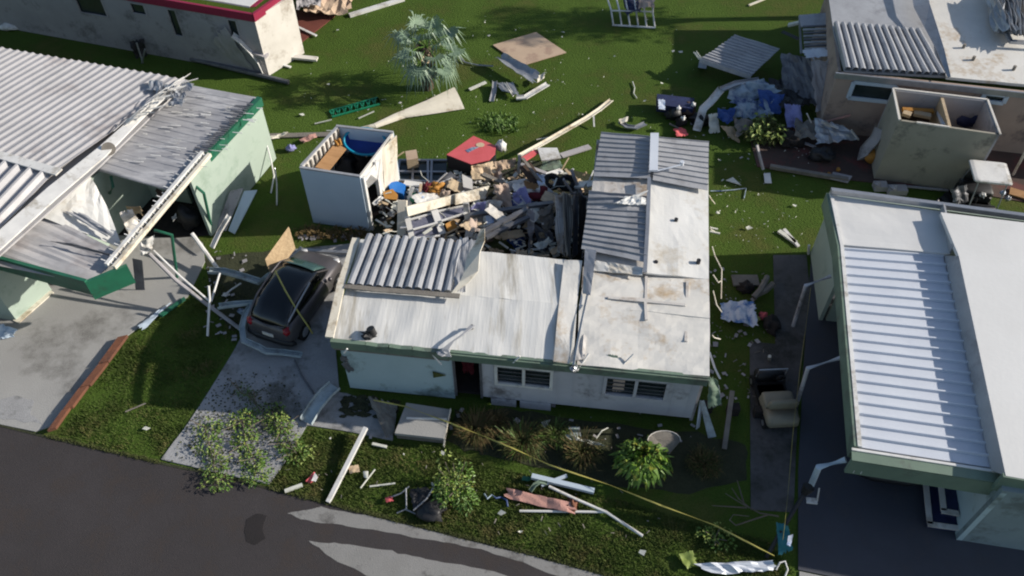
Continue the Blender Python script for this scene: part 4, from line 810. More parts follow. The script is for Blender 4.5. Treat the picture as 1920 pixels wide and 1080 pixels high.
shrub('shrub', 'leafy green shrub on the front lawn beside the folded black chair', 'shrub', P(855, 918, 0), (.55, .75, .8), 900, .085, (('leaf', .55), ('leaf_yellow', .3), ('leaf_bright', .15)))
BS = thing('broad_leaf_bush', 'bright green drooping broad leaf bush in front of the house, right of the window', 'bush', P(1200, 885)); cb = P(1200, 885)
for m, n_, seed in (('leaf_bright', 300, 1), ('leaf', 180, 2)):
    rn = random.Random(seed); mb = MB()
    for i in range(n_):
        a_ = rn.uniform(0, 6.283); el = rn.uniform(.05, 1.45); R0 = .45 * (.6 + .4 * rn.random()); d = Vector((math.cos(a_) * math.cos(el), math.sin(a_) * math.cos(el), math.sin(el)))
        p = cb + Vector((0, 0, .45)) + Vector((d.x * R0 * 1.35, d.y * R0 * 1.2, d.z * R0 * 1.15)); out = Vector((d.x, d.y, -.1 - .9 * rn.random())).normalized(); w_ = out.cross(Vector((0, 0, 1))).normalized() * rn.uniform(.03, .055); l = rn.uniform(.18, .34)
        mid = p + Vector((d.x, d.y, .15)) * l * .45
        mb.add([p, mid + w_, p + out * l, mid - w_], [(0, 1, 2, 3)])
    part('foliage', mb, m, BS)
mb = MB()
for i in range(9): a_ = i * .7; mb.tube([cb, cb + Vector((math.cos(a_) * .2, math.sin(a_) * .2, .6))], .02, 5)
part('stem', mb, 'twig', BS)
def grass_clump(label, x, y, r_, h, n, mats, cat='ornamental grass'):
    c = P(x, y); t_ = thing('grass_clump', label, cat, c)
    for m, f in mats: mb = MB(); tuft(mb, c, r_ * 1.7, int(n * f * 2), h * .75, .006, .75); leafs(mb, c + Vector((0, 0, .12)), (r_ * .95, r_ * .8, h * .5), int(n * f * 2.4), .05, up=1); part('blades', mb, m, t_)
for x, y, r_, h, n, mats, l in ((892, 815, .5, .62, 260, (('leaf_dry', .6), ('leaf_olive', .4)), 'brown dried grass clump beside the porch platform, leftmost in the bed'),
    (978, 838, .6, .65, 320, (('leaf_olive', .6), ('leaf_dry', .25), ('leaf', .15)), 'olive arching grass clump in the bed under the first window'),
    (1090, 855, .5, .6, 260, (('leaf_dry', .35), ('leaf_olive', .65)), 'dull grass clump in the bed between the two windows'),
    (925, 800, .4, .5, 160, (('leaf_dry', .7), ('leaf_olive', .3)), 'small rusty grass clump close to the doorway'),
    (1040, 820, .4, .5, 160, (('leaf_olive', .7), ('leaf', .3)), 'small green grass clump against the grey wall below the first window'),
    (1320, 875, .5, .4, 200, (('leaf_olive', .6), ('leaf_dry', .4)), 'low shaded grass clump right of the broad leaf bush')): grass_clump(l, x, y, r_, h, n, mats)
def branch(label, pxs, n, size, mats, rad=(.35, .28, .16)):
    t_ = thing('fallen_branch', label, 'fallen branch', P(*pxs[0])); st = MB(); st.tube([P(x, y, .12) for x, y in pxs], .025, 6, .4); 
    for i in range(10):
        x, y = random.choice(pxs); p = P(x, y, .12); st.tube([p, p + Vector((random.uniform(-.5, .5), random.uniform(-.5, .5), random.uniform(0, .25)))], .01, 4)
    part('stem', st, 'twig', t_)
    for m, f in mats:
        mb = MB()
        for x, y in pxs: leafs(mb, P(x + random.uniform(-10, 10), y + random.uniform(-8, 8), .16), rad, int(n * f / len(pxs)), size)
        part('foliage', mb, m, t_)
branch('leafy branch fallen across the driveway mouth, hanging over the road edge', [(385, 800), (392, 835), (400, 870), (408, 905)], 700, .08, (('leaf', .5), ('leaf_yellow', .35), ('leaf_olive', .15)))
branch('leafy branch lying on the driveway between the other two', [(455, 790), (460, 830), (475, 860), (480, 885)], 850, .08, (('leaf', .45), ('leaf_yellow', .3), ('leaf_bright', .25)))
branch('leafy branch at the right side of the driveway near the white gutter scrap', [(505, 780), (530, 800), (540, 830), (555, 845)], 850, .08, (('leaf', .5), ('leaf_yellow', .35), ('leaf_olive', .15)))
branch('sparse dark leafy twig lying high on the shaded driveway', [(450, 735), (470, 745), (480, 760)], 220, .06, (('leaf_olive', .5), ('leaf', .5)), (.25, .2, .08))
mb = MB()
for pp in ([(1460, 968), (1425, 962), (1392, 945), (1360, 925)], [(1405, 952), (1385, 935), (1372, 915)], [(1395, 945), (1388, 920), (1382, 900)], [(1400, 952), (1370, 950), (1335, 948)], [(1440, 965), (1410, 975), (1380, 985), (1368, 975), (1375, 965), (1405, 968)]):
    mb.tube([P(x, y, .15 + .05 * i) for i, (x, y) in enumerate(pp)], .022, 5, .4)
one('bare_branch', 'leafless grey branch lying in the shade near the black lamp post', 'branch', mb, 'twig')
shrub('shrub', 'low green weed shrub among leaves at the bottom right lawn corner', 'shrub', P(1340, 1010, 0), (.5, .35, .25), 260, .07, (('leaf', .6), ('leaf_yellow', .4)), 5)
shrub('fallen_palm_crown', 'green yellow palm leaves heaped in the debris left of the tan house', 'palm leaves', P(1430, 255, .1), (.7, .7, .7), 500, .2, (('leaf_olive', .6), ('leaf_yellow', .4)), 6)
shrub('shrub', 'thin green shrub against the cream end wall of the crimson trimmed house', 'shrub', P(543, 100, 0), (.35, .35, .9), 130, .09, (('leaf_olive', .6), ('leaf_dry', .4)), 10)
mb = MB()
for i in range(260):
    x, y = random.uniform(915, 970), random.uniform(215, 250); tuft(mb, P(x, y), .1, 1, .12, .02)
for i in range(70): tuft(mb, P(random.gauss(935, 16), random.gauss(238, 6)), .1, 3, .25, .015)
one('weed_patch', 'dark tall weed patch on the back lawn above the red topped box', 'weeds', mb, 'leaf', kind='stuff')

# ================================================================ grass blades (near lawns), leaves, litter
def inside(x, y, pl):
    c = False; n = len(pl); j = n - 1
    for i in range(n):
        xi, yi = pl[i]; xj, yj = pl[j]
        if (yi > y) != (yj > y) and x < (xj - xi) * (y - yi) / (yj - yi) + xi: c = not c
        j = i
    return c
def blades(label, poly_, n, h, mat, z=0, wd_=.012):
    xs = [p[0] for p in poly_]; ys = [p[1] for p in poly_]; mb = MB(); k = 0; V_ = []; F_ = []
    while k < n:
        x, y = random.uniform(min(xs), max(xs)), random.uniform(min(ys), max(ys))
        if not inside(x, y, poly_): continue
        p = P(x, y, z); d = nz(p.x * 1.1, p.y * 1.1, 4)
        if random.random() > .75 + .9 * d: continue
        hh = h * random.uniform(.5, 1.4) * (1 + .8 * d); a_ = random.uniform(0, 6.283); l = Vector((math.cos(a_), math.sin(a_), 0)); s_ = Vector((-l.y, l.x, 0)) * wd_
        b_ = len(V_); V_ += [p - s_, p + s_, p + l * hh * random.uniform(.3, 1.1) + Vector((0, 0, hh))]; F_.append((b_, b_ + 1, b_ + 2)); k += 1
    mb.v, mb.f = V_, F_; return one('grass', label, 'grass', mb, mat, kind='stuff')
LB = [(112, 813), (246, 636), (300, 600), (380, 520), (470, 560), (455, 625), (405, 700), (350, 793), (303, 855), (200, 840)]
LF = [(505, 905), (546, 850), (578, 800), (640, 812), (735, 830), (835, 838), (880, 862), (1000, 893), (1180, 943), (1330, 988), (1440, 1012), (1490, 1075), (1330, 1128), (1150, 1080), (1000, 1038), (850, 1001), (700, 964), (540, 923)]
blades('mown green grass between the left and centre driveways', LB, 14000, .05, 'blade')
blades('rough green grass along the road in front of the damaged house', LF, 42000, .06, 'blade')
for pl_, n_ in ((EDGE[3:12], 0),):
    mb = MB()
    for i in range(len(EDGE) - 1):
        (x0, y0), (x1, y1) = EDGE[i], EDGE[i + 1]
        if x1 < -20 or x0 > 1400: continue
        for k in range(int((x1 - x0) * 2.2)):
            f = random.random(); x, y = x0 + (x1 - x0) * f, y0 + (y1 - y0) * f - 1 + random.gauss(0, 1.6)
            if x < 90 or 300 < x < 505: continue
            tuft(mb, P(x, y), .04, 2, .06, .009)
    one('verge_grass', 'ragged grass fringe hanging over the road edge', 'grass', mb, 'leaf_olive', kind='stuff')
mb = MB()
for i in range(700):
    x, y = random.gauss(450, 60), random.gauss(800, 45)
    if inside(x, y, [(302, 861), (410, 705), (600, 680), (640, 740), (575, 797), (545, 850), (505, 908), (400, 884)]): leafs(mb, P(x, y, .05), (.02, .02, .01), 1, .07)
one('fallen_leaves', 'scattered fallen leaves over the centre driveway', 'leaves', mb, 'leaf_olive', kind='stuff')
mb = MB()
for i in range(600):
    x, y = random.gauss(440, 60), random.gauss(790, 60)
    if inside(x, y, [(302, 861), (410, 705), (600, 660), (640, 740), (575, 797), (545, 850), (505, 908), (400, 884)]): leafs(mb, P(x, y, .045), (.02, .02, .005), 1, .075)
one('fallen_leaves', 'dark wet leaf litter and dirt on the shaded driveway', 'leaves', mb, 'dirt', kind='stuff')

TT = thing('tree', 'tall broad leaved tree behind the tan house, only its shadow reaching the lawn', 'tree', P(1800, 25)); tb = P(1800, 25)
mb = MB(); mb.tube([tb, tb + Vector((.1, 0, 3)), tb + Vector((0, .2, 7))], .22, 10, .5)
for k in range(9): a_ = k * .7; mb.tube([tb + Vector((0, 0, 5)), tb + Vector((math.cos(a_) * 1.3, math.sin(a_) * .9, 6.6 + .25 * k))], .07, 6, .4)
part('trunk', mb, 'bark', TT); mb = MB()
for k in range(22): leafs(mb, tb + Vector((random.uniform(-1.5, 1.5), random.uniform(-1.0, 1.0), random.uniform(6.2, 9))), (.75, .6, .6), 90, .22)
part('crown', mb, 'leaf', TT)
# ================================================================ debris, piece by piece
def K2(X, Y): return 700 + X / 4.153, 230 + Y / 4.153
def pq(v, z, f=None):
    zs = z if isinstance(z, (list, tuple)) else [z] * (len(v) // 2)
    return [P(*(f(v[2 * i], v[2 * i + 1]) if f else (v[2 * i], v[2 * i + 1])), zs[i]) for i in range(len(v) // 2)]
seed_ = [0]
def sheet(name, label, cat, v, z, mat, amp=.05, f=None, sc=2.2, t=.012, group=None, nu=10, nv=7, curl=0):
    seed_[0] += 1; mb = MB(); mb.crumple(pq(v, z, f), amp, sc, nu, nv, t, seed_[0], curl); return one(name, label, cat, mb, mat, group)
def flatp(name, label, cat, v, z, mat, t=.03, f=None, group=None):
    n = len(v) // 2; zs = z if isinstance(z, (list, tuple)) else [z] * n
    mb = MB(); mb.poly([P(*(f(v[2 * i], v[2 * i + 1]) if f else (v[2 * i], v[2 * i + 1])), zs[i]) for i in range(n)], t); return one(name, label, cat, mb, mat, group)
def board(name, label, cat, a_, b_, w_, mat, h=.04, f=None, group=None):
    A_ = P(*(f(*a_[:2]) if f else a_[:2]), a_[2]); B_ = P(*(f(*b_[:2]) if f else b_[:2]), b_[2]); mb = MB(); mb.bar(A_, B_, w_, h); return one(name, label, cat, mb, mat, group)
def rod(name, label, cat, pp, r_, mat, f=None, group=None, taper=1):
    mb = MB(); mb.tube([P(*(f(*p[:2]) if f else p[:2]), p[2]) for p in pp], r_, 7, taper); return one(name, label, cat, mb, mat, group)
def strip(name, label, cat, pp, w_, mat, f=None, h=.05, group=None):      # bent gutter or flashing: a trough of three faces along a line
    p = [P(*(f(*q_[:2]) if f else q_[:2]), q_[2]) for q_ in pp]; mb = MB(); ws = []
    for i in range(len(p)):
        d = (p[min(i + 1, len(p) - 1)] - p[max(i - 1, 0)]); s_ = d.cross(Vector((0, 0, 1))).normalized(); ws.append(s_ * w_)
    mb.ribbon(p, ws, .012)
    for k in (-.5, .5): mb.ribbon([q_ + w2 * k + Vector((0, 0, h / 2)) for q_, w2 in zip(p, ws)], Vector((0, 0, h)), .01)
    return one(name, label, cat, mb, mat, group)
def blob(name, label, cat, x, y, z, r_, mat, amp=.35, f=None, seg=14, ring=10):
    seed_[0] += 1; q_ = f(x, y) if f else (x, y); mb = MB(); mb.blob(P(*q_, z), r_, seg, ring, amp, seed_[0]); return one(name, label, cat, mb, mat, None, True)
def crate(name, label, cat, v, z, h, mat, f=None, side=None):
    top = pq(v, z, f); r = thing(name, label, cat, sum(top, Vector()) / len(top) + Vector((0, 0, -h)))
    mb = MB(); mb.poly(top, .03); part('top', mb, mat, r); mb = MB(); mb.poly([p + Vector((0, 0, -.03)) for p in top], h - .03); part('body', mb, side or mat, r); return r

# ---- back lawn, left to right
sheet('leaning_siding', 'pale green grey panel leaning on the front wall of the crimson trimmed house', 'panel', (398, 77, 421, 50, 478, 136, 446, 127), [1.25, 1.98, .1, .1], 'wall_grey', .04)
strip('bent_siding', 'narrow curved pale strip arching over the grey green leaning panel', 'panel', [(436, 66, 1.65), (452, 78, 1.4), (472, 98, 1.0), (486, 118, .55), (494, 140, .03)], .28, 'metal_white')
rod('dark_pole', 'long dark pole lying on the grass below the crimson trimmed house', 'pole', [(358, 110, .12), (450, 132, .12), (541, 154, .1)], .09, 'alu_dark')
board('plank', 'grey plank lying beside the foot of the leaning panel', 'plank', (458, 90, 1.0), (500, 106, .85), .3, 'wall_grey', .12)
board('plank', 'long cream plank lying in front of the cream end wall', 'plank', (500, 101, .15), (595, 111, .12), .22, 'wall_white', .08)
board('plank', 'short white plank on the grass below the long cream plank', 'plank', (511, 115, .06), (545, 126, .06), .1, 'metal_white')
board('white_pole', 'thin white pole lying across the red patio', 'pole', (551, 47, .1), (593, 67, .08), .1, 'metal_white')
board('white_gutter', 'straight white gutter at the top edge of the photo, right of the beige heap', 'gutter', (655, 29, .06), (757, -2, .06), .2, 'metal_white', .1)
sheet('tarp', 'beige torn sheet heaped at the top of the red patio', 'tarp', (590, -20, 668, -18, 652, 32, 566, 24), [.4, .2, .1, .4], 'ply_tan', .22)
sheet('tarp', 'grey crumpled sheet beside the beige one at the top of the photo', 'tarp', (560, -20, 610, -20, 600, 14, 556, 18), .5, 'wall_grey', .2)
r_ = thing('folded_chair', 'dark folded garden chair with a silver frame against the crimson trimmed house', 'chair', P(262, 105))
mb = MB(); mb.crumple(pq((242, 78, 270, 72, 276, 105, 255, 110), [.7, .7, .1, .1]), .1, 3); part('seat', mb, 'black', r_)
for a__, b__ in (((249, 72), (255, 100)), ((256, 80), (268, 118)), ((272, 92), (266, 118))): mb = MB(); mb.tube([P(*a__, .8), P(*b__, .05)], .03); part('frame', mb, 'alu', r_)
blob('cushion', 'white cushion lying by the front wall at the far left', 'cushion', 18, 50, .12, (.38, .2, .13), 'metal_white', .2)
r_ = thing('garden_ladder', 'bright green plastic trellis with crossed rungs lying on the back lawn', 'trellis', P(664, 200))
e = [P(618, 208, .06), P(708, 183, .06), P(712, 195, .06), P(623, 219, .06)]
mb = MB(); mb.bar(e[0], e[1], .05); mb.bar(e[3], e[2], .05); part('rail', mb, 'green_plastic', r_)
mb = MB()
for i in range(9):
    f0, f1_ = i / 8, min(1, (i + .7) / 8); mb.bar(e[0].lerp(e[1], f0), e[3].lerp(e[2], min(1, f0 + .03)), .05, .03); mb.bar(e[0].lerp(e[1], f1_), e[3].lerp(e[2], f0), .05, .03)
part('rung', mb, 'green_plastic', r_)
mb = MB(); pa = [(668, 240, .1), (700, 232, .15), (740, 213, .2), (800, 188, .3), (852, 163, .4)]; pb = [(676, 243, .05), (706, 240, .05), (760, 221, .05), (815, 213, .05), (871, 204, .05)]
for i in range(4): mb.grid([P(*pa[i]), P(*pa[i + 1]), P(*pb[i + 1]), P(*pb[i])], 5, 4, lambda u, v: .05 * math.sin(v * 3.1), .015)
one('roof_sheet', 'big cream wedge of torn sheeting on the lawn below the palm', 'sheet', mb, 'cream')
sheet('scrap_sheet', 'small grey crumpled scrap where the cream wedge meets the shed', 'scrap', (655, 245, 690, 240, 700, 250, 668, 252), .3, 'pan_grey', .1)
flatp('plywood_sheet', 'tan square plywood sheet lying flat on the back lawn', 'board', (924, 84, 1005, 60, 1062, 98, 978, 123), .06, 'ply_tan', .03)
mb = MB(); mb.crumple(pq((926, 112, 945, 105, 1012, 142, 996, 160), .3), .06, 2, curl=.12); one('duct', 'dented grey metal trough on the lawn just below the tan plywood', 'duct', mb, 'alu')
sheet('scrap_sheet', 'cream scrap at the end of the grey metal trough', 'scrap', (1004, 144, 1022, 136, 1020, 148, 1008, 155), .2, 'cream', .06)
rod('bent_rod', 'bent grey rod with a white hook end on the lawn right of the palm', 'rod', [(861, 99, .3), (862, 108, .1), (872, 117, .06), (895, 122, .06), (925, 124, .08)], .03, 'alu')
strip('bent_gutter', 'curved white gutter end on the lawn under the metal trough', 'gutter', [(968, 184, .1), (985, 183, .12), (1003, 172, .15), (1027, 158, .2)], .2, 'metal_white')
sheet('scrap_sheet', 'dark grey crumpled metal between two white strips on the lawn', 'scrap', (930, 155, 962, 158, 975, 182, 940, 172), .15, 'alu', .12)
strip('bent_strip', 'upright pale grey strip hanging down at the left of the crumpled lawn metal', 'strip', [(928, 153, .2), (927, 170, .12), (922, 190, .06)], .16, 'pan_grey')
strip('bent_strip', 'narrow white strip folded over the crumpled lawn metal', 'strip', [(948, 156, .35), (955, 168, .3), (963, 180, .1)], .08, 'metal_white')
board('white_strip', 'short white strip on the lawn, leftmost of the crumpled metal group', 'strip', (880, 168, .06), (911, 154, .06), .12, 'scrap')
strip('white_gutter', 'very long cream gutter sweeping from the debris pile up across the lawn', 'gutter', [(974, 293, .9), (1020, 268, .6), (1060, 245, .4), (1100, 222, .25), (1125, 205, .15), (1146, 188, .1)], .15, 'cream')
board('white_gutter', 'short pale gutter between the long cream gutter and the annex', 'gutter', (1052, 292, .2), (1106, 275, .1), .22, 'wall_grey', .05)
r_ = thing('metal_rack', 'white metal frame with upright bars on the lawn at the top of the photo', 'rack', P(1188, 50))
w4 = [(1150, 46), (1228, 52)]
for i in range(6):
    f0 = i / 5; x0, y0 = 1150 + 78 * f0, 47 + 5 * f0; mb = MB(); mb.tube([P(x0, y0, .05), P(x0 - 4, y0 - 28, .45), P(x0 - 8 * (1 - f0) - 4, y0 - 52, .6)], .035); part('bar', mb, 'metal_white', r_)
mb = MB(); mb.tube([P(1148, 47, .05), P(1229, 52, .05)], .04); mb.tube([P(1146, 20, .5), P(1222, 22, .5)], .03); part('rail', mb, 'metal_white', r_)
sheet('chair_cushion', 'dark cushion lying behind the bars of the white metal frame', 'cushion', (1168, 0, 1200, 0, 1202, 26, 1174, 28), .45, 'navy', .12)
sheet('tarp', 'peach coloured bundle at the top right corner of the white metal frame', 'tarp', (1195, -12, 1226, -12, 1226, 16, 1198, 18), .8, 'tan_cloth', .2)
board('plank', 'short pale plank on the far lawn at the top edge of the photo', 'plank', (1404, 10, .04), (1434, -2, .04), .09, 'cream')
strip('bent_gutter', 'dented grey gutter scrap on the lawn just beyond the annex roof', 'gutter', [(1162, 228, .15), (1175, 238, .1), (1192, 240, .1), (1210, 232, .12)], .18, 'alu')
sheet('scrap_sheet', 'cream torn corner at the left end of the dented gutter scrap', 'scrap', (1160, 224, 1178, 219, 1176, 228, 1164, 232), .2, 'cream', .04)
board('post', 'thin leaning post at the far left corner of the annex', 'post', (1113, 217, .3), (1114, 238, .1), .05, 'metal_white')
rod('thin_stick', 'thin white bent stick alone on the lawn right of the long gutter', 'stick', [(1186, 153, .05), (1190, 165, .04), (1188, 175, .04), (1194, 184, .04)], .02, 'scrap')
flatp('scrap_board', 'white triangular board scrap on the lawn right of the annex', 'scrap', (1361, 338, 1374, 332, 1390, 347), .05, 'scrap', .02)
rod('wire', 'thin green and white wire running from the annex over the lawn', 'wire', [(1332, 358, .1), (1350, 358, .05), (1375, 356, .04), (1399, 353, .04), (1395, 372, .03)], .018, 'tarp_pale')
rod('wire', 'thin cream wire hanging off the annex corner on the right', 'wire', [(1329, 366, 2.1), (1334, 374, 1.0), (1340, 382, .05)], .018, 'cream')
flatp('scrap_board', 'white card standing at the tip of the shaded patio edge', 'scrap', (1432, 325, 1444, 324, 1447, 343, 1434, 343), .08, 'metal_white', .02)
board('white_strip', 'white strip pair on the lawn behind the right walkway', 'strip', (1460, 433, .05), (1492, 455, .05), .14, 'scrap', .06)
board('white_strip', 'white strip parallel and just right of the strip pair behind the walkway', 'strip', (1470, 430, .05), (1497, 462, .05), .1, 'metal_white', .06)
for x0, y0, x1, y1, l in ((1331, 427, 1346, 430, 'upper of the two short white sticks right of the annex'), (1331, 434, 1350, 438, 'lower of the two short white sticks right of the annex')): board('white_stick', l, 'stick', (x0, y0, .9), (x1, y1, .9), .05, 'scrap')
rod('post', 'small white post end at the rear corner of the carport house', 'post', [(1517, 460, .4), (1516, 476, .03)], .04, 'metal_white')

# ---- small scraps on the grass, each with its place
SCR = [(574, 60, 'below the red patio tip'), (633, 56, 'in the open grass left of the palm'), (615, 158, 'at the end of the palm shadow'), (566, 215, 'left of the green trellis'), (750, 193, 'between the trellis and the cream wedge'), (815, 179, 'directly under the palm trunk'),
       (909, 42, 'above the tan plywood, near the top'), (916, 67, 'left of the tan plywood'), (1056, 60, 'right of the tan plywood, upper of two'), (1054, 69, 'right of the tan plywood, lower of two'), (1033, 152, 'past the tip of the curved gutter end'), (963, 153, 'between the trough and the crumpled metal'), (1152, 106, 'shaped like an arrow in the middle of the lawn'),
       (1092, 215, 'beside the middle of the long cream gutter'), (1242, 156, 'left of the dark panel shadow'), (1209, 189, 'above the annex in the open grass'), (1263, 96, 'near the grey folded panel, left one'), (1277, 97, 'near the grey folded panel, right one'), (1212, 36, 'right below the white metal frame'), (1355, 338, 'beside the white triangular scrap'),
       (1433, 420, 'on the lawn behind the walkway, middle one'), (1404, 428, 'on the lawn behind the walkway, left one'), (1345, 400, 'close to the annex wall on the right'), (1490, 385, 'behind the far corner of the carport house'), (690, 205, 'under the trellis'), (1350, 300, 'in the grass above the annex corner'),
       (275, 804, 'on the grass left of the centre driveway'), (619, 822, 'on the front lawn below the walkway'), (757, 852, 'under the porch platform'), (941, 962, 'in the grass below the pink panel'), (975, 997, 'near the road below the pink panel'), (812, 908, 'by the round shrub, upper side'), (864, 812, 'under the dried grass by the porch'), (830, 850, 'right at the porch corner'), (1205, 1035, 'near the road in the right part of the lawn')]
for i, (x, y, l) in enumerate(SCR):
    mb = MB(); n = 4; s_ = random.uniform(.03, .085); a0 = random.uniform(0, 6); c = P(x, y, .07)
    pl_ = [c + Vector((math.cos(a0 + k * 1.57 + random.uniform(-.3, .3)) * s_ * random.uniform(.6, 1.6), math.sin(a0 + k * 1.57) * s_ * random.uniform(.4, 1.1), random.uniform(-.02, .04))) for k in range(n)]
    mb.poly(pl_, .012); one('scrap', 'tiny pale scrap ' + l, 'scrap', mb, 'scrap', 'tiny pale scraps scattered on the grass')
mb = MB()
for i in range(300):
    if random.random() < .6: x, y = random.uniform(1336, 1520) , random.uniform(250, 490)
    else: x, y = random.uniform(560, 1330), random.uniform(20, 300)
    if random.random() < .5: x, y = random.gauss(900, 180), random.gauss(190, 70)
    if not (20 < y < 480 and 520 < x < 1540) or 1110 < x < 1335 and y > 245: continue
    c = P(x, y, .045); a0 = random.uniform(0, 6.3); l_ = random.uniform(.02, .09); d = Vector((math.cos(a0), math.sin(a0), 0)); s_ = Vector((-d.y, d.x, 0)) * random.uniform(.003, .010)
    mb.add([c - s_, c + d * l_ - s_, c + d * l_ + s_ + Vector((0, 0, .02)), c + s_], [(0, 1, 2, 3)])
one('litter', 'fine pale straw and splinters littering the back lawn', 'litter', mb, 'scrap', kind='stuff')
mb = MB()
for i in range(130):
    x, y = random.choice([(random.uniform(520, 1250), random.uniform(840, 1030)), (random.uniform(1330, 1440), random.uniform(500, 760))])
    if y > 925 + (x - 540) * .24 - 6: continue
    c = P(x, y, .07); a0 = random.uniform(0, 6.3); l_ = random.uniform(.03, .14); d = Vector((math.cos(a0), math.sin(a0), 0)); s_ = Vector((-d.y, d.x, 0)) * random.uniform(.005, .015)
    mb.add([c - s_, c + d * l_ - s_, c + d * l_ + s_ + Vector((0, 0, .02)), c + s_], [(0, 1, 2, 3)])
one('litter', 'fine twigs and splinters on the front lawn and side yard', 'litter', mb, 'wood_grey', kind='stuff')

# ---- centre debris pile
c = crate('red_table', 'red topped box with a blue patch on the upper edge of the debris pile', 'box', (570, 248, 780, 102, 955, 180, 948, 240, 900, 290, 760, 322), 1.05, .55, 'red_cloth', K2, 'black')
mb = MB(); mb.poly(pq((715, 215, 770, 190, 825, 188, 740, 232), 1.06, K2), .006); part('painted_patch', mb, 'tarp_pale', c)
mb = MB(); mb.poly([P(*K2(832 + 34 * math.cos(t_ * .52), 172 + 18 * math.sin(t_ * .52)), 1.062) for t_ in range(12)], .008); part('opening', mb, 'peach', c)
blob('paper_bag', 'white crumpled bag at the right end of the red topped box', 'bag', 990, 178, 1.0, (.16, .14, .2), 'metal_white', .5, K2)
sheet('torn_sheet', 'pale cream torn sheet just below the red topped box', 'sheet', (755, 335, 930, 300, 950, 390, 775, 402), [1.0, .95, .8, .75], 'peach', .16, K2)
sheet('torn_sheet', 'tan torn sheet running right from the cream one in the pile', 'sheet', (940, 305, 1105, 272, 1105, 340, 960, 380), [.95, .9, .7, .7], 'ply_tan', .16, K2)
sheet('torn_sheet', 'brown torn sheet under the tan one, in the pile', 'sheet', (860, 390, 990, 380, 1010, 470, 900, 440), .6, 'tan_cloth', .2, K2)
board('board', 'narrow grey brown board across the hole below the tan sheet', 'board', (850, 400, .85), (1010, 470, .75), .14, 'wood_grey', .05, K2)
r_ = thing('window_frame', 'aluminium window frames lying on the ground between the shed and red box', 'window frame', P(*K2(380, 400)))
for a__, b__ in (((195, 292), (575, 292)), ((190, 380), (565, 384)), ((185, 448), (560, 462)), ((205, 290), (185, 455)), ((310, 292), (305, 450)), ((425, 290), (425, 520)), ((455, 290), (448, 520))):
    mb = MB(); mb.bar(P(*K2(*a__), .35), P(*K2(*b__), .3), .07, .05); part('bar', mb, 'alu', r_)
mb = MB(); mb.poly(pq((200, 295, 575, 295, 560, 465, 187, 450), .26, K2), .02); part('pane', mb, 'glass', r_)
crate('cardboard_box', 'brown cardboard box standing on the window frames by the shed', 'box', (248, 222, 335, 208, 348, 275, 260, 292), .75, .4, 'ply_tan', K2, 'wood_pale')
crate('storage_tub', 'bright blue plastic tub beside the shed door', 'tub', (112, 470, 185, 455, 250, 480, 235, 560, 130, 520), .8, .4, 'blue_bright', K2)
crate('cardboard_box', 'orange brown box in front of the shed door, under the blue tub', 'box', (75, 540, 150, 515, 190, 560, 180, 600, 85, 590), .9, .55, 'orange', K2, 'wood_dark')
board('white_board', 'white board with pink edge lying right of the blue tub', 'board', (240, 470, .75), (400, 490, .75), .22, 'metal_white', .05, K2)
crate('bin', 'dark green bin on its side in the pile right of the blue tub', 'bin', (270, 560, 330, 540, 360, 600, 300, 620), .8, .4, 'green_plastic', K2)
sheet('plastic_bag', 'pale grey plastic bag between the green bin and the maroon cloth', 'bag', (335, 520, 410, 505, 440, 590, 370, 610), .85, 'bag_white', .12, K2)
sheet('white_board', 'white flap sticking out above the cream beam, beside the green bin', 'board', (290, 500, 320, 505, 280, 620, 262, 610), [1.0, 1.0, .7, .7], 'metal_white', .03, K2)
blob('cloth', 'maroon cloth bundle left of the orange one in the pile', 'cloth', 415, 525, .8, (.14, .2, .22), 'maroon', .5, K2)
blob('cloth', 'orange cloth bundle beside the maroon one in the pile', 'cloth', 490, 520, .85, (.24, .2, .2), 'orange', .6, K2)
blob('cloth', 'pale tan cloth lump right of the orange cloth bundle', 'cloth', 555, 555, .8, (.15, .12, .15), 'tan_cloth', .5, K2)
sheet('metal_sheet', 'dark grey metal panel leaning in the pile left of the pale box', 'panel', (480, 480, 600, 378, 680, 440, 590, 520), [.6, .9, .7, .4], 'alu_dark', .08, K2)
board('pale_edge', 'thin pale rod along the upper edge of the dark grey panel', 'rod', (478, 475, .75), (575, 388, 1.0), .04, 'metal_white', .03, K2)
crate('storage_box', 'pale box with grey side standing in the pile below the red box', 'box', (690, 400, 770, 440, 775, 520, 700, 500), 1.0, .6, 'wall_white', K2, 'wall_grey')
board('post', 'thick cream post standing between the shed and the cream fallen wall', 'post', (228, 605, 1.3), (222, 880, .5), .26, 'cream', .2, K2)
WW = thing('fallen_window_wall', 'fallen cream porch wall with white posts and window panes, across the debris pile', 'wall', P(*K2(560, 680)))
mb = MB(); mb.grid(pq((258, 655, 660, 555, 645, 625, 272, 730), [2.0, 1.35, 1.15, 1.75], K2), 10, 3, bumpy(.03, 3, 1), .08); mb.grid(pq((640, 560, 905, 492, 865, 590, 640, 640), [1.5, 1.3, 1.05, 1.25], K2), 8, 3, bumpy(.04, 3, 2), .08); part('panel', mb, 'cream', WW)
for a__, b__, w_ in (((262, 730), (302, 905), .16), ((440, 590), (540, 868), .2), ((720, 625), (735, 760), .17)):
    mb = MB(); mb.bar(P(*K2(*a__), 1.35), P(*K2(*b__), .75), w_, .08); part('post', mb, 'metal_white', WW)
for a__, b__ in (((285, 755), (480, 700)), ((500, 690), (720, 645)), ((310, 832), (500, 778)), ((530, 765), (730, 700)), ((320, 900), (520, 880))):
    mb = MB(); mb.bar(P(*K2(*a__), 1.1), P(*K2(*b__), 1.05), .05, .04); part('rail', mb, 'metal_white', WW)
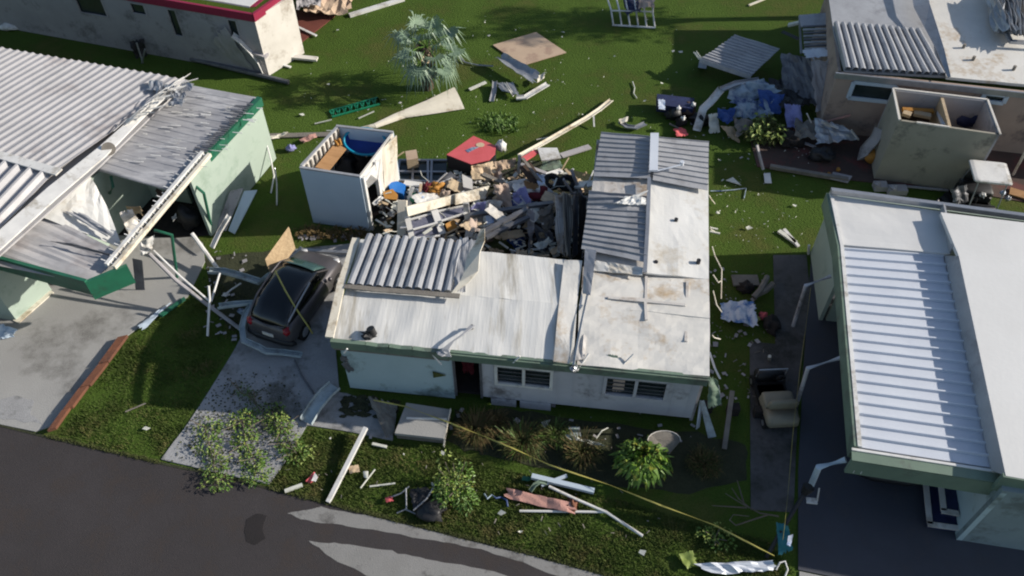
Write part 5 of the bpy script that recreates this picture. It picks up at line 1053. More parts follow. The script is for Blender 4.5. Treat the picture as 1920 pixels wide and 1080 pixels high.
mb = MB(); mb.grid(pq((285, 755, 485, 700, 520, 860, 320, 900), [1.05, 1.05, .75, .75], K2), 6, 4, bumpy(.01, 4, 1), .02); part('pane', mb, 'pane_dusty', WW, 'dusty bluish pane')
mb = MB(); mb.grid(pq((505, 695, 715, 650, 725, 720, 530, 765), [1.05, 1.05, .9, .9], K2), 6, 4, bumpy(.01, 4, 3), .02); part('pane', mb, 'pane_dusty', WW)
r_ = thing('wooden_chair', 'orange wooden chair lying in the gap right of the middle white post', 'chair', P(*K2(620, 830)))
mb = MB(); mb.grid(pq((560, 790, 625, 755, 655, 810, 590, 860), [1.0, 1.0, .85, .8], K2), 3, 3, None, .05); part('seat', mb, 'orange', r_)
for a__, b__ in (((580, 860), (700, 800)), ((640, 830), (680, 895)), ((575, 855), (560, 900)), ((610, 770), (545, 740)), ((655, 815), (740, 760))): mb = MB(); mb.tube([P(*K2(*a__), .95), P(*K2(*b__), .7)], .03); part('leg', mb, 'wood_pale', r_)
sheet('cloth', 'lilac cloth hanging under the right end of the cream fallen wall', 'cloth', (745, 660, 880, 625, 868, 715, 750, 725), [1.1, 1.2, .8, .7], 'lilac_cloth', .12, K2)
sheet('torn_sheet', 'pale cream slab right of the tan curtain in the pile', 'sheet', (1015, 470, 1185, 430, 1130, 520, 1060, 525), [1.2, 1.2, .9, .9], 'roof_white', .06, K2)
sheet('curtain', 'long tan curtain draped down the middle of the pile', 'curtain', (925, 480, 1040, 470, 1085, 670, 975, 640), [1.5, 1.4, .9, .9], 'tan_cloth', .14, K2)
sheet('curtain', 'paler lower fold of the curtain left of the lilac cloth', 'curtain', (900, 600, 1010, 610, 985, 690, 880, 700), [1.1, 1.1, .8, .8], 'wall_white', .14, K2)
sheet('cloth', 'blue violet cloth at the right of the tan curtain', 'cloth', (1080, 545, 1175, 490, 1235, 640, 1085, 665), [1.3, 1.3, .9, .8], 'lilac_cloth', .14, K2)
blob('cloth', 'deep blue bundle under the blue violet cloth', 'cloth', 1120, 640, .8, (.3, .2, .2), 'blue_cloth', .5, K2)
sheet('wood_panel', 'orange brown cabinet panel near the top right of the pile', 'panel', (1170, 450, 1285, 480, 1240, 565, 1185, 550), [1.2, 1.1, .8, .9], 'wood', .03, K2)
board('board', 'dark brown board standing behind the orange cabinet panel', 'board', (1180, 330, 1.1), (1290, 480, .9), .4, 'wood_dark', .06, K2)
board('board', 'thin pale brown lath crossing the dark brown board', 'board', (1160, 275, 1.3), (1310, 470, 1.0), .09, 'wood_grey', .05, K2)
board('post', 'bluish metal post hanging at the lower end of the long cream gutter', 'post', (1140, 250, 1.1), (1130, 430, .4), .1, 'alu', .1, K2)
board('white_board', 'dusty white rail running right from the bluish post to the white scraps', 'board', (1150, 325, 1.0), (1345, 395, .9), .12, 'wall_grey', .06, K2)
board('white_board', 'white slat sticking out below the white table, towards the annex', 'board', (1320, 420, .9), (1465, 372, .7), .2, 'metal_white', .05, K2)
sheet('green_grey_sheet', 'pale green grey slatted sheet under the white table', 'sheet', (1320, 300, 1455, 300, 1475, 355, 1290, 390), .5, 'sage_trim', .08, K2)
TB = thing('white_table', 'small white table with red seat edge by the foot of the long gutter', 'table', P(*K2(1360, 290)))
mb = MB(); mb.poly(pq((1278, 195, 1432, 195, 1462, 275, 1310, 294), .95, K2), .05); part('table_top', mb, 'metal_white', TB)
for X, Y in ((1300, 240), (1440, 240), (1312, 290), (1458, 272)): mb = MB(); mb.tube([P(*K2(X, Y), .92), P(*K2(X, Y), .1)], .03); part('leg', mb, 'alu', TB)
board('red_board', 'pinkish red board under the lower end of the long gutter', 'board', (1172, 285, 1.0), (1275, 222, .85), .2, 'red_cloth', .05, K2)
sheet('cloth', 'white crumpled cloth left of the black tyres in the pile', 'cloth', (1255, 520, 1330, 470, 1405, 545, 1300, 570), [1.0, 1.1, .9, .8], 'metal_white', .14, K2)
sheet('cloth', 'pale lilac cloth above the white crumpled one, in the pile', 'cloth', (1270, 400, 1330, 420, 1340, 490, 1280, 490), 1.0, 'bag_white', .14, K2)
blob('cloth', 'maroon bundle beside the corrugated sheets, at the right of the pile', 'cloth', 1315, 575, .8, (.3, .2, .2), 'maroon', .5, K2)
for X, Y, l in ((1390, 460, 'black tyre in the pile, left of the two beside the corrugated sheets'), (1510, 470, 'black tyre in the pile, right of the two and nearer the annex')):
    mb = MB(); q_ = P(*K2(X, Y), .85); mb.tube([q_ + Vector((math.cos(k * .524) * .2, math.sin(k * .524) * .2, .06 * math.sin(k * .524))) for k in range(13)], .1, 8); one('tyre', l, 'tyre', mb, 'rubber', 'black tyres in the debris pile', True)
for (X0, Y0, X1, Y1, l) in ((1480, 440, 1560, 560, 'grey slat left of the two leaning over the black tyres'), (1540, 365, 1630, 585, 'longer grey slat leaning over the right black tyre')): board('slat', l, 'slat', (X0, Y0, 1.3), (X1, Y1, .7), .09, 'wall_grey', .04, K2)
board('white_scrap', 'white slab scrap between the pile and the annex roof', 'scrap', (1585, 485, .9), (1660, 480, 1.1), .32, 'metal_white', .06, K2)
board('white_scrap', 'white slab scrap touching the annex roof edge', 'scrap', (1665, 485, 1.1), (1725, 470, 1.2), .22, 'metal_white', .06, K2)
for i, (v, m, l, z) in enumerate((((1425, 590, 1470, 565, 1500, 1050, 1440, 1000), 'roof_dirty', 'crumpled beige corrugated sheet standing at the right of the pile', [1.6, 1.7, 1.4, 1.2]), ((1470, 565, 1545, 575, 1535, 1060, 1500, 1050), 'wood_grey', 'crumpled grey corrugated sheet beside the beige one', [1.7, 1.6, 1.4, 1.5]), ((1550, 590, 1600, 560, 1590, 1040, 1550, 1050), 'alu_dark', 'dark corrugated sheet in the shade beside the annex wall', [1.4, 1.4, 1.2, 1.2]), ((1600, 560, 1660, 600, 1640, 980, 1600, 1040), 'black', 'blackish folded sheet against the annex wall', [1.2, 1.2, 1.0, 1.0]))):
    mb = MB(); mb.ribs(pq(v, z, K2), 5, .09, wavy, 14, .012, .16, i * 3); one('corrugated_sheet', l, 'corrugated sheet', mb, m)
for i, (p, l) in enumerate((([(830, 865, 1.5), (1200, 672, 1.5)], 'dark roof beam nearest the roof, in the collapsed room'), ([(875, 895, 1.4), (1210, 735, 1.4)], 'second dark roof beam below the first in the collapsed room'), ([(750, 722, 1.2), (1215, 652, 1.3)], 'upper dark rail crossing under the curtains'), ([(1200, 650, 1.5), (1400, 625, 1.3)], 'grey rail leading from the beams to the corrugated sheets'))):
    board('roof_beam', l, 'beam', p[0], p[1], .13, 'alu_dark', .1, K2)
sheet('hanging_sheet', 'narrow grey hanging sheet in the middle of the collapsed room', 'sheet', (1195, 650, 1262, 700, 1240, 960, 1212, 990), [1.6, 1.5, .5, .5], 'wall_grey', .14, K2)
sheet('hanging_sheet', 'wide dark grey sheet sagging left of the corrugated sheets', 'sheet', (1270, 690, 1400, 625, 1395, 790, 1330, 850), [1.5, 1.5, 1.0, .8], 'wood_grey', .14, K2)
sheet('hanging_sheet', 'dim grey sheet lying low at the back of the collapsed room', 'sheet', (1240, 790, 1400, 860, 1420, 1000, 1300, 1000), [.7, .7, .4, .4], 'alu_dark', .14, K2)
blob('bag', 'dim blue bag on the floor of the collapsed room', 'bag', 1115, 920, .45, (.25, .2, .3), 'blue_cloth', .4, K2)
blob('cloth', 'olive heap on the floor of the collapsed room behind the roof edge', 'cloth', 990, 950, .35, (.5, .25, .25), 'leaf_olive', .4, K2)
sheet('white_scrap', 'small yellowish scrap on the olive heap', 'scrap', (940, 880, 1000, 890, 990, 915, 950, 910), .75, 'peach', .08, K2)
sheet('torn_sheet', 'cream torn strip rising behind the roof where it meets the twisted flashing', 'sheet', (735, 760, 800, 770, 830, 880, 760, 850), [1.6, 1.5, 2.3, 2.3], 'tan_cloth', .16, K2)
sheet('cloth', 'dull grey brown rag between the dark beams and the chair', 'cloth', (770, 750, 860, 740, 850, 800, 770, 810), 1.1, 'wood_grey', .14, K2)
sheet('white_scrap', 'white rag below the tan curtain on the dark rail', 'scrap', (875, 730, 940, 725, 940, 780, 880, 790), 1.2, 'bag_white', .1, K2)
board('lath', 'thin brown lath near the shed door, upper one', 'lath', (140, 625, .6), (200, 690, .4), .06, 'wood_grey', .03, K2)
board('lath', 'thin pale lath near the shed door, lower one', 'lath', (50, 800, .2), (185, 700, .5), .06, 'wood_pale', .03, K2)
rnd_mats = (('scrap', 230, 'pale', 1.3), ('peach', 110, 'cream', 1.3), ('metal_white', 110, 'white', 1.35), ('wood_pale', 110, 'wooden', 1.1), ('black', 45, 'dark', .9), ('wood_dark', 70, 'brown', .8), ('wall_grey', 60, 'grey', 1.0), ('red_cloth', 6, 'red', 1.0), ('blue_cloth', 8, 'blue', 1.0))
for m, n, l, zt in rnd_mats:
    mb = MB(); k = 0
    while k < n:
        x, y = random.uniform(715, 1100), random.uniform(325, 485)
        if x < 850 and y < 348: continue
        if y > 452 + (x - 720) * .09 + 12: continue
        z = random.uniform(.05, .75) * zt; p = P(x, y, z); a0 = random.uniform(0, 6.28); l_ = random.uniform(.08, .42); d = Vector((math.cos(a0), math.sin(a0), random.uniform(-.4, .4))) * l_
        if random.random() < .6: mb.bar(p, p + d, random.uniform(.02, .09), random.uniform(.015, .04))
        else: s_ = Vector((-d.y, d.x, 0)) * random.uniform(.3, .9); mb.crumple([p, p + d, p + d + s_, p + s_], .08, 5, 4, 4, seed=k)
        k += 1
    one('rubble', l + ' broken bits filling the gaps of the centre debris pile', 'rubble', mb, m, kind='stuff')
mb = MB()
for i in range(16): x, y = random.uniform(730, 1090), random.uniform(370, 470); mb.blob(P(x, y, .15), (random.uniform(.3, .7), random.uniform(.3, .6), random.uniform(.2, .4)), 8, 6, .5, i)
one('rubble', 'dark heap of soaked rubbish under the centre debris pile', 'rubble', mb, 'interior', kind='stuff')

# ---- between the left house and the shed
sheet('scrap_sheet', 'tangled white strip on the grass behind the mint wall corner', 'scrap', (500, 258, 540, 248, 538, 254, 500, 266), .15, 'cream', .08)
blob('bag', 'small lilac bag on the grass between the mint wall and the roofless shed', 'bag', 545, 278, .12, (.15, .14, .13), 'lilac_cloth', .4)
sheet('scrap_sheet', 'salmon scrap on the grass left of the roofless shed', 'scrap', (560, 262, 592, 250, 594, 258, 570, 268), .12, 'insul_pink', .06)
board('plank', 'long grey plank in the grass behind the roofless shed', 'plank', (498, 255, .05), (618, 252, .05), .22, 'wood_grey')
rod('bent_wire', 'white wire loop hanging on the grass right of the mint wall', 'wire', [(500, 270, .8), (508, 300, .5), (514, 330, .2), (508, 362, .05)], .025, 'metal_white')
rod('bent_wire', 'grey wire standing in the shade right of the mint wall', 'wire', [(515, 315, .6), (519, 345, .3), (519, 385, .04)], .025, 'alu')
flatp('broken_siding', 'left of the two pale grey panels leaning by the mint wall', 'panel', (432, 358, 456, 352, 424, 432, 404, 430), [.9, .9, .06, .06], 'wall_grey', .03)
flatp('broken_siding', 'right of the two pale grey panels, in the shade by the mint wall', 'panel', (458, 358, 482, 356, 440, 438, 428, 432), [.8, .8, .06, .06], 'shed_blue', .03)
strip('bent_gutter', 'pale bent gutter piece near the left driveway corner, standing on end', 'gutter', [(430, 405, .9), (412, 435, .6), (398, 465, .3)], .14, 'metal_white')
flatp('dark_board', 'dark board standing on the slab below the white beams', 'board', (248, 484, 266, 488, 271, 543, 254, 542), [1.2, 1.2, .05, .05], 'alu_dark', .05)
rod('fallen_post', 'long white metal post fallen from the left house toward the car, shaped like a truss', 'post', [(280, 476, 1.6), (330, 526, 1.0), (390, 572, .4), (452, 618, .08)], .055, 'wall_grey')
rod('fallen_post', 'thin twin post running beside the long white fallen one', 'post', [(288, 470, 1.5), (340, 520, 1.0), (394, 566, .5)], .03, 'metal_white')
rod('fallen_post', 'short white post between the left driveway and the bent blue gutter', 'post', [(360, 438, .8), (385, 472, .5), (411, 508, .3)], .06, 'metal_white')
strip('bent_gutter', 'upper bent pale blue gutter left of the car', 'gutter', [(392, 509, .5), (420, 510, .5), (450, 518, .6), (488, 530, .7), (500, 520, .9), (512, 516, 1.2)], .17, 'gutter_pale', h=.1)
strip('bent_gutter', 'lower bent pale blue gutter wrapping round the rear left of the car', 'gutter', [(410, 576, .5), (440, 572, .6), (472, 569, .7), (462, 590, .6), (455, 615, .4), (458, 640, .35), (485, 652, .3), (500, 660, .2), (532, 662, .12), (566, 667, .1)], .15, 'gutter_pale', h=.09)
rod('thin_pole', 'thin white pole standing in the dark grass left of the car', 'pole', [(391, 536, 1.1), (393, 560, .8), (389, 630, .03)], .035, 'metal_white')
rod('thin_pole', 'thin white pole leaning on the standing one, left of the car', 'pole', [(412, 512, .8), (402, 545, .6), (396, 565, .5)], .03, 'metal_white')
rod('thin_pole', 'short thin stick with a white tag end in the dark grass', 'stick', [(452, 531, .3), (435, 542, .2), (424, 551, .15)], .025, 'metal_white')
blob('scrap', 'white tag on the end of the short thin stick', 'scrap', 423, 553, .12, (.09, .06, .06), 'metal_white', .5)
blob('scrap', 'pale blue lump under the lower bent gutter', 'scrap', 452, 584, .2, (.1, .08, .08), 'tarp_pale', .5)
OB = thing('particle_board', 'speckled tan board standing on edge at the front of the dark car', 'board', P(520, 500))
mb = MB(); mb.poly([P(497, 486, 1.35), P(541, 425, 1.5), P(552, 462, 1.1), P(530, 492, 1.0), P(506, 513, .95)], .07, (.3, -.3, -.9)); part('face', mb, 'osb', OB)
board('silver_bar', 'silver bar lying on the ground beyond the bonnet of the dark car', 'bar', (565, 469, .3), (652, 474, .3), .1, 'alu', .08)
board('silver_bar', 'short silver bar rising at the front left corner of the dark car', 'bar', (551, 483, .5), (566, 464, .7), .1, 'alu', .08)
rod('caution_tape', 'yellow caution tape stretched across the roof of the dark car', 'tape', [(516, 508, 1.45), (535, 545, 1.42), (556, 580, 1.3), (578, 612, .9), (586, 625, .5)], .022, 'yellow')
rod('thin_pole', 'thin grey pole lying across the rear of the car under the tape', 'pole', [(581, 530, 1.5), (557, 573, 1.42), (541, 604, 1.3)], .025, 'alu')
mb = MB(); mb.ribbon([P(232, 634, .1), P(196, 683, .12)], Vector((.24, .08, 0)), .1); one('edging_board', 'rust brown edging board beside the left driveway, farthest from the road', 'edging', mb, 'wood_red')
for i, (x0, y0, x1, y1, l) in enumerate(((195, 685, 160, 727, 'second rust brown edging board from the far end'), (159, 729, 128, 768, 'third rust brown edging board from the far end'), (126, 770, 97, 808, 'rust brown edging board nearest the road'))):
    mb = MB(); mb.ribbon([P(x0, y0, .11), P(x1 + 2, y1, .09 + .03 * (i % 2))], Vector((.24 - .03 * i % 2, .08, 0)), .1); one('edging_board', l, 'edging', mb, 'wood_red')
sheet('bent_gutter', 'pale blue grey bent sheet at the corner of the left driveway', 'gutter', (258, 612, 300, 580, 322, 566, 270, 618), .12, 'shed_blue', .06)
flatp('scrap_board', 'dark green strip along the driveway edge above the bent sheet', 'strip', (296, 590, 345, 556, 348, 561, 302, 594), .1, 'green_trim', .04)
rod('thin_stick', 'small stick casting a thin shadow on the grass between the driveways', 'stick', [(235, 772, .05), (252, 765, .04), (273, 756, .05)], .02, 'wood_grey')
mb = MB(); mb.crumple(pq((90, 806, 20, 780, 30, 800, 80, 812), .04), .04, 4); 
# ---- front lawn
strip('white_gutter', 'curved pale gutter scrap on the walkway corner by the aqua wall', 'gutter', [(574, 792, .1), (592, 762, .25), (612, 738, .3), (628, 724, .25)], .36, 'gutter_pale', h=.1)
rod('thin_pole', 'thin dark rod lying on the driveway behind the curved gutter scrap', 'rod', [(552, 675, .08), (566, 705, .06), (588, 738, .06)], .025, 'alu_dark')
board('white_post', 'long straight white post leaning from the walkway to the road edge', 'post', (615, 942, .06), (686, 802, .35), .1, 'metal_white', .1)
board('white_stick', 'short white stick near the road, left of the long white post', 'stick', (534, 921, .08), (567, 909, .08), .08, 'scrap', .06)
sheet('paper', 'red and white paper scrap left of the long white post', 'paper', (573, 903, 590, 886, 596, 896, 582, 906), .1, 'red_cloth', .06); sheet('paper', 'white folded paper on the red scrap', 'paper', (584, 902, 590, 886, 596, 894, 592, 903), .17, 'metal_white', .04)
sheet('cardboard', 'beige cardboard scrap right of the long white post', 'cardboard', (652, 876, 672, 872, 675, 886, 657, 890), .12, 'peach', .08)
rod('white_stick', 'white stick crossing a torn paper right of the beige cardboard', 'stick', [(703, 880, .12), (689, 898, .08), (676, 915, .06)], .02, 'scrap')
sheet('paper', 'torn white paper under the crossing stick', 'paper', (681, 885, 691, 885, 690, 899, 683, 896), .1, 'scrap', .05)
rod('white_stick', 'cream stick lying flat left of the folded black chair', 'stick', [(693, 912, .07), (718, 909, .06), (741, 906, .06)], .022, 'scrap')
board('white_stick', 'white stick lying just under the walkway and porch platform', 'stick', (698, 832, .08), (725, 838, .08), .07, 'scrap', .04)
LC = thing('folded_chair', 'black folding garden chair lying folded on the front lawn by the shrub', 'chair', P(790, 930))
mb = MB(); mb.crumple(pq((768, 918, 800, 913, 812, 925, 775, 955), [.2, .25, .2, .15]), .06, 4); part('seat', mb, 'black', LC)
for a__ in ([(733, 932, .15), (752, 925, .2), (767, 912, .3)], [(761, 915, .4), (762, 955, .1)], [(775, 957, .2), (800, 935, .3), (812, 915, .35)], [(744, 962, .05), (760, 955, .1), (781, 964, .06)]): mb = MB(); mb.tube([P(*p) for p in a__], .018); part('frame', mb, 'alu', LC)
sheet('red_scrap', 'small red scrap at the left tip of the folded black chair', 'scrap', (722, 934, 735, 931, 738, 941, 725, 944), .1, 'red_cloth', .06)
blob('bin_bag', 'black bin bag in the grass under the folded chair', 'bag', 810, 955, .15, (.32, .3, .16), 'black', .4)
sheet('insulation_board', 'long pinkish insulation board lying on the front lawn', 'board', (950, 915, 1078, 944, 1076, 964, 949, 934), [.16, .16, .1, .1], 'insul_pink', .07, t=.05)
blob('scrap', 'red brown torn end of the pinkish board', 'scrap', 1073, 945, .12, (.12, .14, .08), 'wood_red', .5)
board('metal_post', 'straight grey blue post lying behind the pinkish board', 'post', (997, 893, .2), (1114, 921, .2), .12, 'shed_blue', .1)
board('metal_post', 'grey strip crossing under the straight grey blue post', 'strip', (1015, 910, .12), (1063, 892, .14), .08, 'shed_blue', .05)
rod('thin_pole', 'pale long pole running from behind the pinkish board toward the road, bent at the middle', 'pole', [(1029, 912, .3), (1080, 936, .2), (1136, 960, .12), (1205, 1005, .08)], .035, 'metal_white')
rod('thin_pole', 'straight white rod lying level in front of the pinkish board', 'rod', [(974, 958, .08), (1055, 959, .08), (1134, 960, .08)], .03, 'metal_white')
strip('bent_gutter', 'curved pale downpipe elbow behind the pinkish board', 'gutter', [(994, 921, .3), (1002, 910, .35), (1012, 904, .35), (1026, 907, .3)], .09, 'sage_trim')
rod('rope', 'tangled teal rope in the grass left of the pinkish board', 'rope', [(908, 926, .06), (914, 935, .1), (922, 928, .08), (930, 934, .1), (940, 932, .06), (950, 938, .1), (952, 950, .05)], .022, 'tarp_pale')
sheet('green_scrap', 'small dark green scrap above the pinkish board', 'scrap', (980, 893, 996, 894, 994, 902, 978, 901), .12, 'green_trim', .06)
for i, (pp, l) in enumerate((([(700, 750, .5), (760, 762, .52), (846, 794, .5), (900, 815, .7), (965, 842, .75), (1030, 872, .7), (1140, 908, .6), (1240, 948, .6), (1340, 985, .8), (1452, 1042, 1.0)], 'long yellow caution tape running from the porch platform to the black lamp post'), ([(1468, 1012, .9), (1478, 920, .95), (1488, 800, .95), (1500, 690, 1.0), (1514, 590, 1.1), (1520, 540, 1.3)], 'yellow caution tape running from the lamp post to the carport posts'))):
    mb = MB(); p = [P(*q_) for q_ in pp]; fine = []
    for j in range(len(p) - 1):
        for k in range(4): fine.append(p[j].lerp(p[j + 1], k / 4))
    fine.append(p[-1]); mb.ribbon(fine, [Vector((0, 0, .035)) * math.cos(j * .5) + Vector((.012, .035, 0)) * math.sin(j * .5) for j in range(len(fine))], .004); one('caution_tape', l, 'tape', mb, 'yellow')
LP = thing('lamp_post', 'black post leaning over at the bottom right lawn corner, holding caution tape', 'post', P(1440, 1045))
mb = MB(); mb.tube([P(1437, 1045, .02), P(1462, 1000, .5), P(1508, 925, .95)], .05, 8); part('pole', mb, 'black', LP)
mb = MB(); mb.disc(P(1508, 925, .95), .09, .22, 8, (.35, .3, .9), .14); part('lamp_head', mb, 'black', LP); mb = MB(); mb.bar(P(1512, 938, .9), P(1532, 940, .9), .14, .04); mb.tube([P(1532, 940, .9), P(1536, 915, 1.1)], .02); part('lamp_bracket', mb, 'metal_white', LP)
sheet('cloth', 'teal shirt with white collar hanging on the black leaning post', 'cloth', (1455, 978, 1478, 985, 1486, 1030, 1460, 1040), [.7, .7, .3, .2], 'teal', .12); sheet('paper', 'white label tied to the black leaning post', 'paper', (1478, 1005, 1487, 1002, 1482, 1025, 1475, 1022), .8, 'bag_white', .03)
sheet('white_gutter', 'crushed white gutter sheet lying at the bottom edge of the photo', 'gutter', (1300, 1058, 1448, 1052, 1452, 1070, 1340, 1078), [.12, .15, .12, .1], 'pan_white', .12, t=.02)
sheet('leaf_scrap', 'large pale green torn leaf or cloth at the bottom lawn corner', 'scrap', (1272, 1040, 1298, 1034, 1307, 1058, 1288, 1068), .12, 'leaf_yellow', .08)
rod('wire_loop', 'white wire loop at the foot of the black leaning post', 'wire', [(1455, 1068, .1), (1462, 1055, .2), (1472, 1052, .2), (1477, 1068, .1), (1470, 1085, .05)], .02, 'metal_white')
# ---- side yard between the houses
sheet('plastic_sheet', 'white and blue crumpled plastic sheet in the shaded side yard', 'tarp', (1350, 568, 1412, 566, 1420, 612, 1352, 600), .25, 'bag_white', .2, nu=18, nv=14)
blob('scrap', 'small red and yellow carton at the right of the plastic sheet', 'carton', 1430, 592, .12, (.13, .1, .1), 'red_cloth', .4); blob('scrap', 'yellow lid beside the red carton', 'lid', 1419, 598, .1, (.1, .08, .06), 'yellow', .3)
board('plank', 'wide olive plank lying behind the plastic sheet in the side yard', 'plank', (1373, 526, .08), (1422, 526, .08), .4, 'wood_grey', .06)
for i, (pp, l) in enumerate((([(1413, 558, .2), (1425, 545, .3), (1436, 525, .35), (1438, 520, .3)], 'grey bent pipe right of the olive plank, upright one'), ([(1420, 552, .2), (1435, 545, .25), (1450, 532, .3)], 'grey bent pipe right of the olive plank, flatter one'))): rod('bent_pipe', l, 'pipe', pp, .09, 'wood_grey')
board('plank', 'thin pale plank standing in the dark side yard near the corner of the damaged house', 'plank', (1373, 733, .5), (1358, 842, .05), .12, 'wood_grey', .06)
flatp('broken_siding', 'pale blue skirting panel leaning off the house corner, right one', 'panel', (1312, 753, 1320, 750, 1343, 818, 1328, 821), [.9, .9, .05, .05], 'gutter_pale', .03); flatp('broken_siding', 'narrow pale strip leaning off the house corner, left one', 'panel', (1312, 750, 1318, 752, 1312, 800, 1305, 805), [.9, .9, .05, .05], 'pan_white', .03)
sheet('broken_siding', 'crumpled blue grey panel hanging beside the house corner', 'panel', (1334, 712, 1348, 722, 1353, 756, 1340, 758), [1.6, 1.5, .9, .9], 'gutter_pale', .06)
UM = thing('table_top', 'round grey table top leaning on the grey wall behind the broad leaf bush', 'table top', P(1245, 845)); mb = MB(); pc2 = [P(1245 + 31 * math.cos(math.pi * k / 9), 826 - 18 * math.sin(math.pi * k / 9), .75) for k in range(10)] + [P(1222, 836, .66), P(1255, 850, .58)]; mb.poly(pc2, .04); part('top', mb, 'wood_grey', UM); mb = MB(); mb.tube([p + Vector((0, 0, .01)) for p in pc2[:10]], .011); part('rim', mb, 'wall_white', UM)
flatp('skirting_panel', 'pale blue panel lying in the dark gap under the grey wall', 'panel', (1066, 800, 1087, 800, 1090, 822, 1071, 822), .12, 'gutter_pale', .03)
sheet('white_scrap', 'crumpled white scraps among the dull grass between the windows', 'scrap', (1060, 815, 1120, 830, 1132, 838, 1066, 824), .3, 'scrap', .1)
rod('white_stick', 'two thin pale twigs crossing in the dark bed below the second window', 'twig', [(1118, 822, .3), (1128, 808, .35), (1140, 802, .3)], .015, 'scrap')
sheet('scrap_sheet', 'pinkish scrap at the foot of the grey wall below the first window', 'scrap', (1015, 792, 1032, 787, 1026, 800, 1020, 802), .2, 'wall_white', .05)
# ---- upper right debris
RP = pq((1312, 112, 1378, 66, 1462, 92, 1408, 143), [.75, .85, .8, .7])
mb = MB(); mb.ribs(RP, 11, .04, nv=6, warp=.05); one('awning', 'large grey ribbed awning panel resting on rubble in the shade, upper right lawn', 'awning', mb, 'pan_grey')
mb = MB(); mb.ribbon([P(1312, 113, .72), P(1408, 145, .66)], Vector((.0, .06, .14)), .03); mb.bar(P(1318, 120, .4), P(1318, 120, .02), .3); mb.bar(P(1400, 130, .5), P(1400, 130, .02), .4); one('awning_edge', 'grey edge beam on rubble blocks under the large ribbed awning panel', 'beam', mb, 'alu')
strip('white_strip', 'white bent strip at the left tip of the large awning panel', 'strip', [(1303, 98, .75), (1312, 110, .7), (1322, 116, .7)], .12, 'scrap')
AW = thing('window_awning', 'small louvred aluminium awning torn off the corner of the tan house', 'awning', P(1525, 110))
mb = MB(); mb.grid(pq((1498, 28, 1548, 24, 1556, 46, 1502, 50), [1.9, 2.0, 1.9, 1.8]), 3, 2, None, .03); part('top_panel', mb, 'pan_grey', AW)
for i in range(8): mb = MB(); y = 50 + i * 6; mb.bar(P(1505 + i * .5, y, 1.8 - .03 * i), P(1560 + i, y - 2, 1.9 - .03 * i), .08, .05); part('slat', mb, 'pan_grey' if i % 2 else 'alu_dark', AW)
mb = MB(); mb.crumple(pq((1504, 94, 1545, 90, 1568, 104, 1512, 110), [1.6, 1.7, 1.7, 1.5]), .04, 2); part('curved_plate', mb, 'pan_white', AW)
for a__, b__ in (((1499, 30), (1502, 100)), ((1512, 108), (1545, 165)), ((1525, 110), (1552, 160)), ((1556, 45), (1572, 108))): mb = MB(); mb.bar(P(*a__, 1.7), P(*b__, 1.4 if b__[1] < 120 else .5), .07, .05); part('frame', mb, 'alu', AW)
board('white_strip', 'cream strip sticking out left of the louvred awning', 'strip', (1478, 47, 1.2), (1500, 42, 1.4), .16, 'scrap', .08)
strip('dark_strip', 'dark curved strip left of the louvred awning in the shade', 'strip', [(1466, 60, .6), (1480, 66, .6), (1497, 74, .6)], .1, 'alu_dark')
for i, (v, z, m, l, a_) in enumerate((((1465, 100, 1520, 110, 1540, 200, 1470, 190), [1.0, 1.3, .4, .3], 'alu_dark', 'dark grey wall piece hanging under the louvred awning', .15), ((1520, 115, 1575, 110, 1560, 200, 1530, 210), [1.6, 1.8, .4, .4], 'wall_grey', 'mauve grey sheet leaning at the corner of the tan house', .12),
    ((1478, 110, 1500, 112, 1505, 175, 1476, 170), [1.0, 1.0, .5, .4], 'pan_grey', 'narrow grey flap left of the mauve grey sheet', .1), ((1440, 150, 1500, 155, 1520, 200, 1450, 205), .5, 'black', 'black plastic spread behind the blue tarp', .2),
    ((1360, 165, 1430, 150, 1460, 175, 1370, 200), [.7, .8, .6, .4], 'tarp_pale', 'pale blue grey tarp crumpled in the upper right pile, left part', .2), ((1380, 185, 1450, 190, 1445, 225, 1375, 222), [.6, .6, .3, .3], 'tarp_pale', 'pale blue tarp fold lying in front of the darker one', .22),
    ((1420, 168, 1470, 178, 1462, 215, 1425, 205), [.8, .7, .4, .5], 'blue_cloth', 'deep blue tarp in the upper right pile', .2), ((1345, 205, 1378, 208, 1372, 232, 1345, 228), .4, 'blue_cloth', 'dull blue bag at the left end of the tarps', .2),
    ((1328, 215, 1345, 212, 1350, 248, 1330, 250), [.5, .5, .06, .06], 'scrap', 'cream torn sheet hanging below the white bent gutter', .1), ((1350, 236, 1375, 238, 1388, 268, 1372, 262), [.4, .3, .06, .1], 'wood_pale', 'pale wood panel lying at the front of the upper right pile', .05),
    ((1375, 225, 1410, 225, 1412, 250, 1380, 255), .35, 'wood_grey', 'grey brown rubbish right of the pale wood panel', .2), ((1527, 222, 1580, 236, 1612, 262, 1530, 272), [.7, .7, .5, .3], 'alu', 'large dented grey sheet with white edge in front of the tan house', .15),
    ((1490, 225, 1530, 232, 1530, 262, 1488, 258), .4, 'wood_grey', 'brown grey scrap left of the dented grey sheet', .2), ((1470, 195, 1500, 198, 1505, 240, 1475, 240), [.6, .6, .2, .2], 'lilac_cloth', 'dull lilac cloth behind the palm leaves heap', .15))):
    sheet('torn_sheet' if 'tarp' not in l else 'tarp', l, 'sheet' if 'tarp' not in l else 'tarp', v, z, m, a_)
strip('white_gutter', 'wide white gutter bent twice at the left of the blue tarps', 'gutter', [(1306, 245, .15), (1318, 205, .5), (1332, 192, .6), (1352, 168, .8)], .26, 'metal_white', h=.06)
strip('dark_gutter', 'dull grey gutter continuing over the tarps in the shade', 'gutter', [(1353, 168, .85), (1380, 157, .8), (1425, 150, .7)], .22, 'alu')
